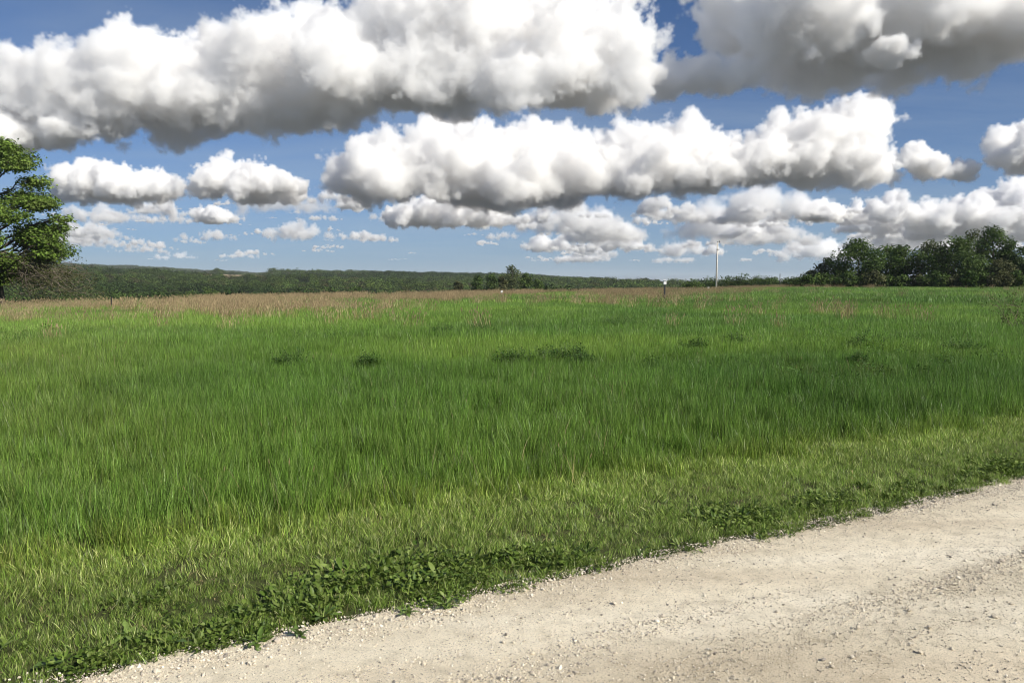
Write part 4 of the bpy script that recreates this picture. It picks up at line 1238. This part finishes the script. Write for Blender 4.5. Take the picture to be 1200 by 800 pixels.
def box_bm(bm, c, s, rot=None, bev=0.0):
    g = bmesh.ops.create_cube(bm, size=1.0)
    vs = g['verts']
    bmesh.ops.scale(bm, verts=vs, vec=s)
    if bev:
        es = list({e for v in vs for e in v.link_edges})
        r = bmesh.ops.bevel(bm, geom=es, offset=bev, segments=1, affect='EDGES')
        vs = list({v for f in r['faces'] for v in f.verts} | {v for v in vs if v.is_valid})
    if rot: bmesh.ops.rotate(bm, verts=vs, cent=(0, 0, 0), matrix=rot)
    bmesh.ops.translate(bm, verts=vs, vec=c)
def cyl_bm(bm, p0, p1, r0, r1, n_=10):
    p0, p1 = Vector(p0), Vector(p1); d = p1 - p0
    g = bmesh.ops.create_cone(bm, cap_ends=True, segments=n_, radius1=r0, radius2=r1, depth=d.length)
    M = Matrix.Translation((p0 + p1) / 2) @ d.to_track_quat('Z', 'Y').to_matrix().to_4x4()
    bmesh.ops.transform(bm, matrix=M, verts=g['verts'])
def part(name, mat, parent, fn, smooth_=False):
    bm = bmesh.new(); fn(bm)
    me = bpy.data.meshes.new(name); bm.to_mesh(me); bm.free(); me.materials.append(mat)
    if smooth_: me.polygons.foreach_set('use_smooth', np.full(len(me.polygons), True))
    return obj(name, me, parent)
def ground_at(px, d):
    a = math.atan((px - 600) / FPX); x, y = d * math.sin(a), d * math.cos(a)
    return x, y, gz(x, y)

# utility pole
x, y, z = ground_at(838.5, 166)
H = at(841, 283, y).z - z
up_ = empty('utility_pole', (x, y, z)); tag(up_, 'tall pale bare utility pole standing on the brow of the field', 'pole')
lean = at(841, 283, y).x - x
def P(t): return (lean * t, 0, H * t)
part('pole', m_pole, up_, lambda bm: cyl_bm(bm, (0, 0, -0.8), P(0.985), 0.20, 0.15, 12), True)
part('pole_cap', m_gal, up_, lambda bm: cyl_bm(bm, P(0.985), P(1.0), 0.17, 0.16, 12), True)
part('bracket', m_dark, up_, lambda bm: (box_bm(bm, (lean + 0.2, 0, H * 0.985), (0.5, 0.12, 0.10), None, 0.02), cyl_bm(bm, (lean + 0.4, 0, H * 0.985), (lean + 0.4, 0, H * 1.0 + 0.12), 0.10, 0.06, 8)))
part('band', m_dark, up_, lambda bm: (cyl_bm(bm, P(0.835), P(0.85), 0.185, 0.185, 12), box_bm(bm, (lean * .84 + 0.22, 0, H * 0.842), (0.35, 0.12, 0.10))))
part('insulator', m_white, up_, lambda bm: cyl_bm(bm, (lean - 0.26, 0, H * 0.93), (lean - 0.26, 0, H * 0.97), 0.09, 0.07, 8))

# black marker post with a white box
def marker(px, d, base_py, top_py, box_h, box_w, post_w, name, label, roof=True, cat='post'):
    x, y, z = ground_at(px, d)
    H = at(px, top_py, y).z - z
    o = empty(name, (x, y, z)); tag(o, label, cat)
    bh = box_h * y / FPX; bw = box_w * y / FPX; pw = post_w * y / FPX
    part('post', m_dark if roof else m_gal, o, lambda bm: box_bm(bm, (0, 0, (H - bh) / 2 - 0.15), (pw, pw, H - bh + 0.3), None, pw * 0.12))
    part('box', m_white, o, lambda bm: box_bm(bm, (0, 0, H - bh / 2), (bw, bw * 0.8, bh), None, bw * 0.08))
    if roof:
        part('lid', m_white, o, lambda bm: box_bm(bm, (0, -0.02, H + 0.012), (bw * 1.15, bw * 1.05, 0.025), Matrix.Rotation(0.12, 3, 'X'), 0.005))
    return o
marker(778.5, 62, 347, 328.5, 5.0, 3.4, 1.7, 'marker_post', 'black post topped by a small white box standing in the field')
marker(588, 88, 345, 340.6, 2.4, 2.4, 1.0, 'stake_marker', 'tiny white marker in the russet grass below the middle cluster', False, 'marker')
marker(829.5, 150, 340, 336.4, 1.8, 2.0, 0.8, 'stake_marker', 'tiny whitish marker just left of the utility pole foot', False, 'marker')
# T post at left
x, y, z = ground_at(131, 60)
H = at(131, 348, y).z - z
fp = empty('fence_post', (x, y, z)); tag(fp, 'short dark steel fence post right of the big left tree', 'post')
part('flange', m_dark, fp, lambda bm: box_bm(bm, (0, 0, H / 2 - .2), (0.075, 0.014, H + .4)))
part('stem', m_dark, fp, lambda bm: box_bm(bm, (0, 0.028, H / 2 - .2), (0.014, 0.042, H + .38)))
for t in (0.45, 0.6, 0.75, 0.9): part('stud', m_dark, fp, lambda bm: box_bm(bm, (0, -0.014, H * t), (0.03, 0.014, 0.02)))
# thin far post
x, y, z = ground_at(913, 200)
H = at(913, 321.5, y).z - z
tp_ = empty('distant_post', (x, y, z)); tag(tp_, 'thin dark post on the skyline between pole and thicket', 'post')
part('post', m_dark, tp_, lambda bm: cyl_bm(bm, (0, 0, -.5), (0, 0, H), 0.11, 0.09, 8), True)
part('cap', m_dark, tp_, lambda bm: cyl_bm(bm, (0, 0, H), (0, 0, H + .12), 0.13, 0.08, 8), True)

# dark leafy weed clumps standing in the grass
WD = [G(.068, .145, .028), G(.088, .175, .034), G(.052, .115, .023), G(.11, .20, .044)]
def weed_mesh(seed, w, h, dens=1.0):
    r_ = np.random.default_rng(seed)
    tb = Tubes(); V, F, C = [], [], []
    ns = int(36 * dens * max(1, w))
    for k in range(ns):
        q = w * 0.5 * math.sqrt(r_.uniform(0, 1)); a = r_.uniform(0, 6.28)
        b0 = np.array([q * math.cos(a), q * math.sin(a) * 0.7, -0.05])
        hh = h * r_.uniform(0.5, 1.15) * (1 - 0.35 * (q / (w * .5)) ** 2)
        t0 = b0 + np.array([r_.normal(0, .09), r_.normal(0, .09), hh])
        c = curve(b0, t0, 0, r_, 5, 0.02); tb.add(c, 0.006 * (1 - np.linspace(0, .7, 5)), 3)
        for j in range(16):
            t = 0.28 + 0.72 * j / 15.0; i = t * 4; i0 = min(3, int(i)); p = c[i0] * (1 - (i - i0)) + c[i0 + 1] * (i - i0)
            s = r_.uniform(0.7, 1.2) * (1.1 - 0.45 * t)
            lv, lf = leaf_poly(0.105 * s, 0.038 * s, 0.3, 0.35, 3)
            R_ = Matrix.Rotation(j * 2.4 + r_.uniform(-.4, .4), 3, 'Z') @ Matrix.Rotation(-r_.uniform(.1, .9), 3, 'Y')
            i1 = len(V); cc = np.array(WD[r_.integers(4)]) * r_.uniform(.75, 1.3)
            for v in lv: V.append(tuple(np.array(R_ @ Vector(v)) + p)); C.append(cc)
            F += [tuple(i1 + m for m in f) for f in lf]
    lm = mesh_np('leaves', V, F, True, [m_wl]); set_bcol(lm, np.array(C))
    return tb.mesh('stems', m_stem), lm
m_wl = foliage_mat('weed_foliage', 0.25)
m_stem = flat_mat('weed_stem', (.07, .10, .035), 0.7)
GW = 'dark weed clumps in the grass'
wl_ = [(668, 402, 40, 20, 'darkest leafy weed clump in the middle of the field'), (683, 409, 26, 14, 'small dark weed clump at the right foot of the darkest one'),
       (640, 405, 26, 16, 'dark weed clump between the darkest clump and the broad one'), (600, 408, 48, 16, 'broad dark weed clump left of the darkest one'),
       (430, 412, 32, 12, 'low weed clump left of centre in the field'), (340, 410, 36, 18, 'dark weed clump in the left half of the field'),
       (862, 388, 36, 15, 'dark weed clump right of the darkest one'), (815, 394, 34, 12, 'low weed clump a third from the right edge'),
       (1015, 392, 44, 12, 'low spread weed clump in the right of the field'), (1130, 396, 48, 14, 'wide weed clump near the right edge of the field'),
       (725, 371, 52, 9, 'far low weed clump left of the black marker post'), (520, 378, 34, 9, 'far weed clump below the middle tree cluster'),
       (1008, 411, 22, 12, 'small dark tuft of weeds in the right of the field'), (560, 376, 24, 8, 'far small weed clump right of the other far one')]
for k, (px, py, w, h, lb) in enumerate(wl_):
    # photo row py is about where the clump's foot meets the grass tops (0.38 m)
    y = (EYE.z - 0.30) / ((py + h * 0.5 - 330) / FPX)
    x = (px - 600) / FPX * y
    wm, hm = w * y / FPX, 0.31 + 0.62 * h * y / FPX
    ms = weed_mesh(800 + k, wm, min(hm, 0.95), min(2.2, 36.0 / y + .5))
    o = empty('weed_clump', (x, y, gz(x, y))); obj('stems', ms[0], o); obj('leaves', ms[1], o); tag(o, lb, 'weeds', GW)

# leggy shrub at the right edge
x, y, z = ground_at(1200, 30)
sh = empty('leggy_shrub', (x, y, z)); tag(sh, 'leggy half bare brown stemmed shrub at the right edge of the field', 'shrub')
r_ = np.random.default_rng(860); tb = Tubes(); tips = []
for k in range(13):
    b0 = np.array([r_.normal(0, .35), r_.normal(0, .35), -0.1]); t0 = b0 + np.array([r_.normal(-.1, .35), r_.normal(0, .3), r_.uniform(0.6, 1.6)])
    c = curve(b0, t0, 0, r_, 6, 0.03); tb.add(c, .011 * (1 - np.linspace(0, .8, 6)), 4)
    for q in range(6):
        i = int(r_.integers(2, 6)); c2 = curve(c[i], c[i] + np.array([r_.normal(0, .25), r_.normal(0, .25), r_.uniform(0, .25)]), .05, r_, 4, .04)
        tb.add(c2, .006 * (1 - np.linspace(0, .7, 4)), 3); tips += [c2[1], c2[2], c2[3]]
m_brown = flat_mat('brown_stem', (.16, .115, .08), .8)
obj('stems', tb.mesh('stems', m_brown), sh)
tips = np.array(tips); k = r_.uniform(0, 1, len(tips)) < 0.7
tips = np.repeat(tips[k], 4, 0) + r_.normal(0, .06, (k.sum() * 4, 3))
V_, F_, C_ = leaf_quads(tips, r_.normal(0, 1, (len(tips), 3)), .04 * r_.uniform(.6, 1.3, len(tips)), np.array(TREE_G)[r_.integers(0, 4, len(tips))] * 1.2, .7, r_)
lm = mesh_np('leaves', V_, F_, False, [m_fol]); set_bcol(lm, C_); obj('leaves', lm, sh)

# broad leaved rosettes at the gravel edge: each leaf an object
m_ros = [flat_mat('rosette_leaf', c, 0.5, 0.25, 40) for c in ((.10, .165, .028), (.08, .135, .024), (.15, .22, .05))]
LM = []
for k, (L, w, shp) in enumerate(((.13, .034, 'tooth'), (.11, .036, 'lance'), (.09, .04, 'lance'), (.15, .038, 'tooth'))):
    for m in m_ros:
        v, f = leaf_poly(L, w, .35, .45, 6, shp); LM.append(mesh_np('leaf', v, f, True, [m]))
rl = [(523, 703, 1.0, 2, 'pale green dandelion rosette left of centre on the gravel edge'), (505, 676, 1.1, 1, 'dandelion rosette just above the pale green one at the gravel edge'),
      (476, 708, .75, 2, 'small bright rosette left of the pale green one at the gravel edge'), (588, 672, .9, 1, 'rosette with upright leaves right of the pale green one'),
      (532, 668, .8, 2, 'bright upright leaves above the pale green rosette'), (378, 715, 1.1, 0, 'broad leaved weed where the weeds jut toward the gravel'),
      (350, 735, .9, 1, 'low weed left of the jutting weeds on the gravel edge'), (300, 742, 1.0, 0, 'dark broad leaved weed on the lower left gravel edge'),
      (285, 712, 1.0, 1, 'upright broad leaves in the lower left weeds'), (200, 745, 1.1, 0, 'tall leaved weed in the lower left corner weeds'),
      (150, 735, 1.0, 2, 'bright leaved weed in the lower left corner weeds'), (60, 770, .9, 1, 'broad leaved weed nearest the lower left corner'),
      (695, 640, .9, 1, 'weed rosette on the gravel edge right of centre'), (752, 640, .8, 0, 'small dark weed close to the gravel right of centre'),
      (955, 575, 1.0, 2, 'bright weed at the foot of the verge on the right'), (1010, 565, 1.0, 0, 'dark leafy weed at the foot of the verge on the right')]
r_ = np.random.default_rng(880)
GR = 'broad leaved weeds along the gravel edge'
for k, (px, py, s, ci, lb) in enumerate(rl):
    d = pix_dir(px, py); t = -(EYE.z - .05) / d.z; p = EYE + d * t
    o = empty('broadleaf_weed', (p.x, p.y, 0.004), r_.uniform(0, 6)); tag(o, lb, 'weed', GR)
    for j in range(11):
        lf = obj('leaf', LM[(int(r_.integers(4))) * 3 + ci], o)
        lf.rotation_euler = (r_.uniform(-.3, .3), -math.radians(r_.uniform(12, 68)), j * 2.4 + r_.uniform(-.3, .3))
        q = s * r_.uniform(.4, .7); lf.scale = (q, q, q)
        lf.location = (r_.normal(0, .008), r_.normal(0, .008), 0.004)

# larger single stones on the road
m_stone = flat_mat('limestone', (.56, .49, .38), .9, .2, 30)
sl = [(1151, 677), (1143, 691), (1022, 694), (1089, 736), (1115, 762), (975, 782), (1166, 724), (1078, 766), (1066, 715), (910, 714), (1005, 736), (1185, 708), (590, 745), (720, 700)]
stm = []
for k in range(5):
    me = pebble('stone', 900 + k, m_stone); stm.append(me)
for k, (px, py) in enumerate(sl):
    d = pix_dir(px, py); p = EYE + d * (-(EYE.z - .05) / d.z)
    s = r_.uniform(.009, .015)
    o = obj('stone', stm[k % 5]); zz = float(road_z([p.x], [p.y])[0])
    o.location = (p.x, p.y, zz + s * .35); o.scale = (s * 1.15, s, s); o.rotation_euler = (r_.normal(0, .2), r_.normal(0, .2), r_.uniform(0, 6))
    tag(o, 'single pale limestone pebble lying loose on the right side of the gravel road' if px > 850 else 'single pale limestone pebble lying loose in the middle of the gravel road', 'stone', 'loose stones on the road')

# ------------------------------------------------------------------ haze
m_haze = bpy.data.materials.new('haze'); m_haze.use_nodes = True
n, l = m_haze.node_tree.nodes, m_haze.node_tree.links
n.remove(n['Principled BSDF'])
v = n.new('ShaderNodeVolumePrincipled')
v.inputs['Color'].default_value = (0.86, 0.93, 1.0, 1)
v.inputs['Density'].default_value = 0.9e-4
l.new(v.outputs[0], n['Material Output'].inputs['Volume'])
allz = np.concatenate([gv[:, 2]])
z0, z1 = float(allz.min()) - 1.0, float(allz[(np.hypot(gv[:, 0], gv[:, 1]) < 4000)].max()) + 22.0
bm = bmesh.new(); bmesh.ops.create_cube(bm, size=1.0)
bmesh.ops.scale(bm, verts=bm.verts, vec=(91000, 91000, z1 - z0)); bmesh.ops.translate(bm, verts=bm.verts, vec=(0, 0, (z0 + z1) / 2))
hm = bpy.data.meshes.new('haze'); bm.to_mesh(hm); bm.free(); hm.materials.append(m_haze)
tag(obj('haze', hm), 'thin bluish haze over the far hills', kind='stuff')
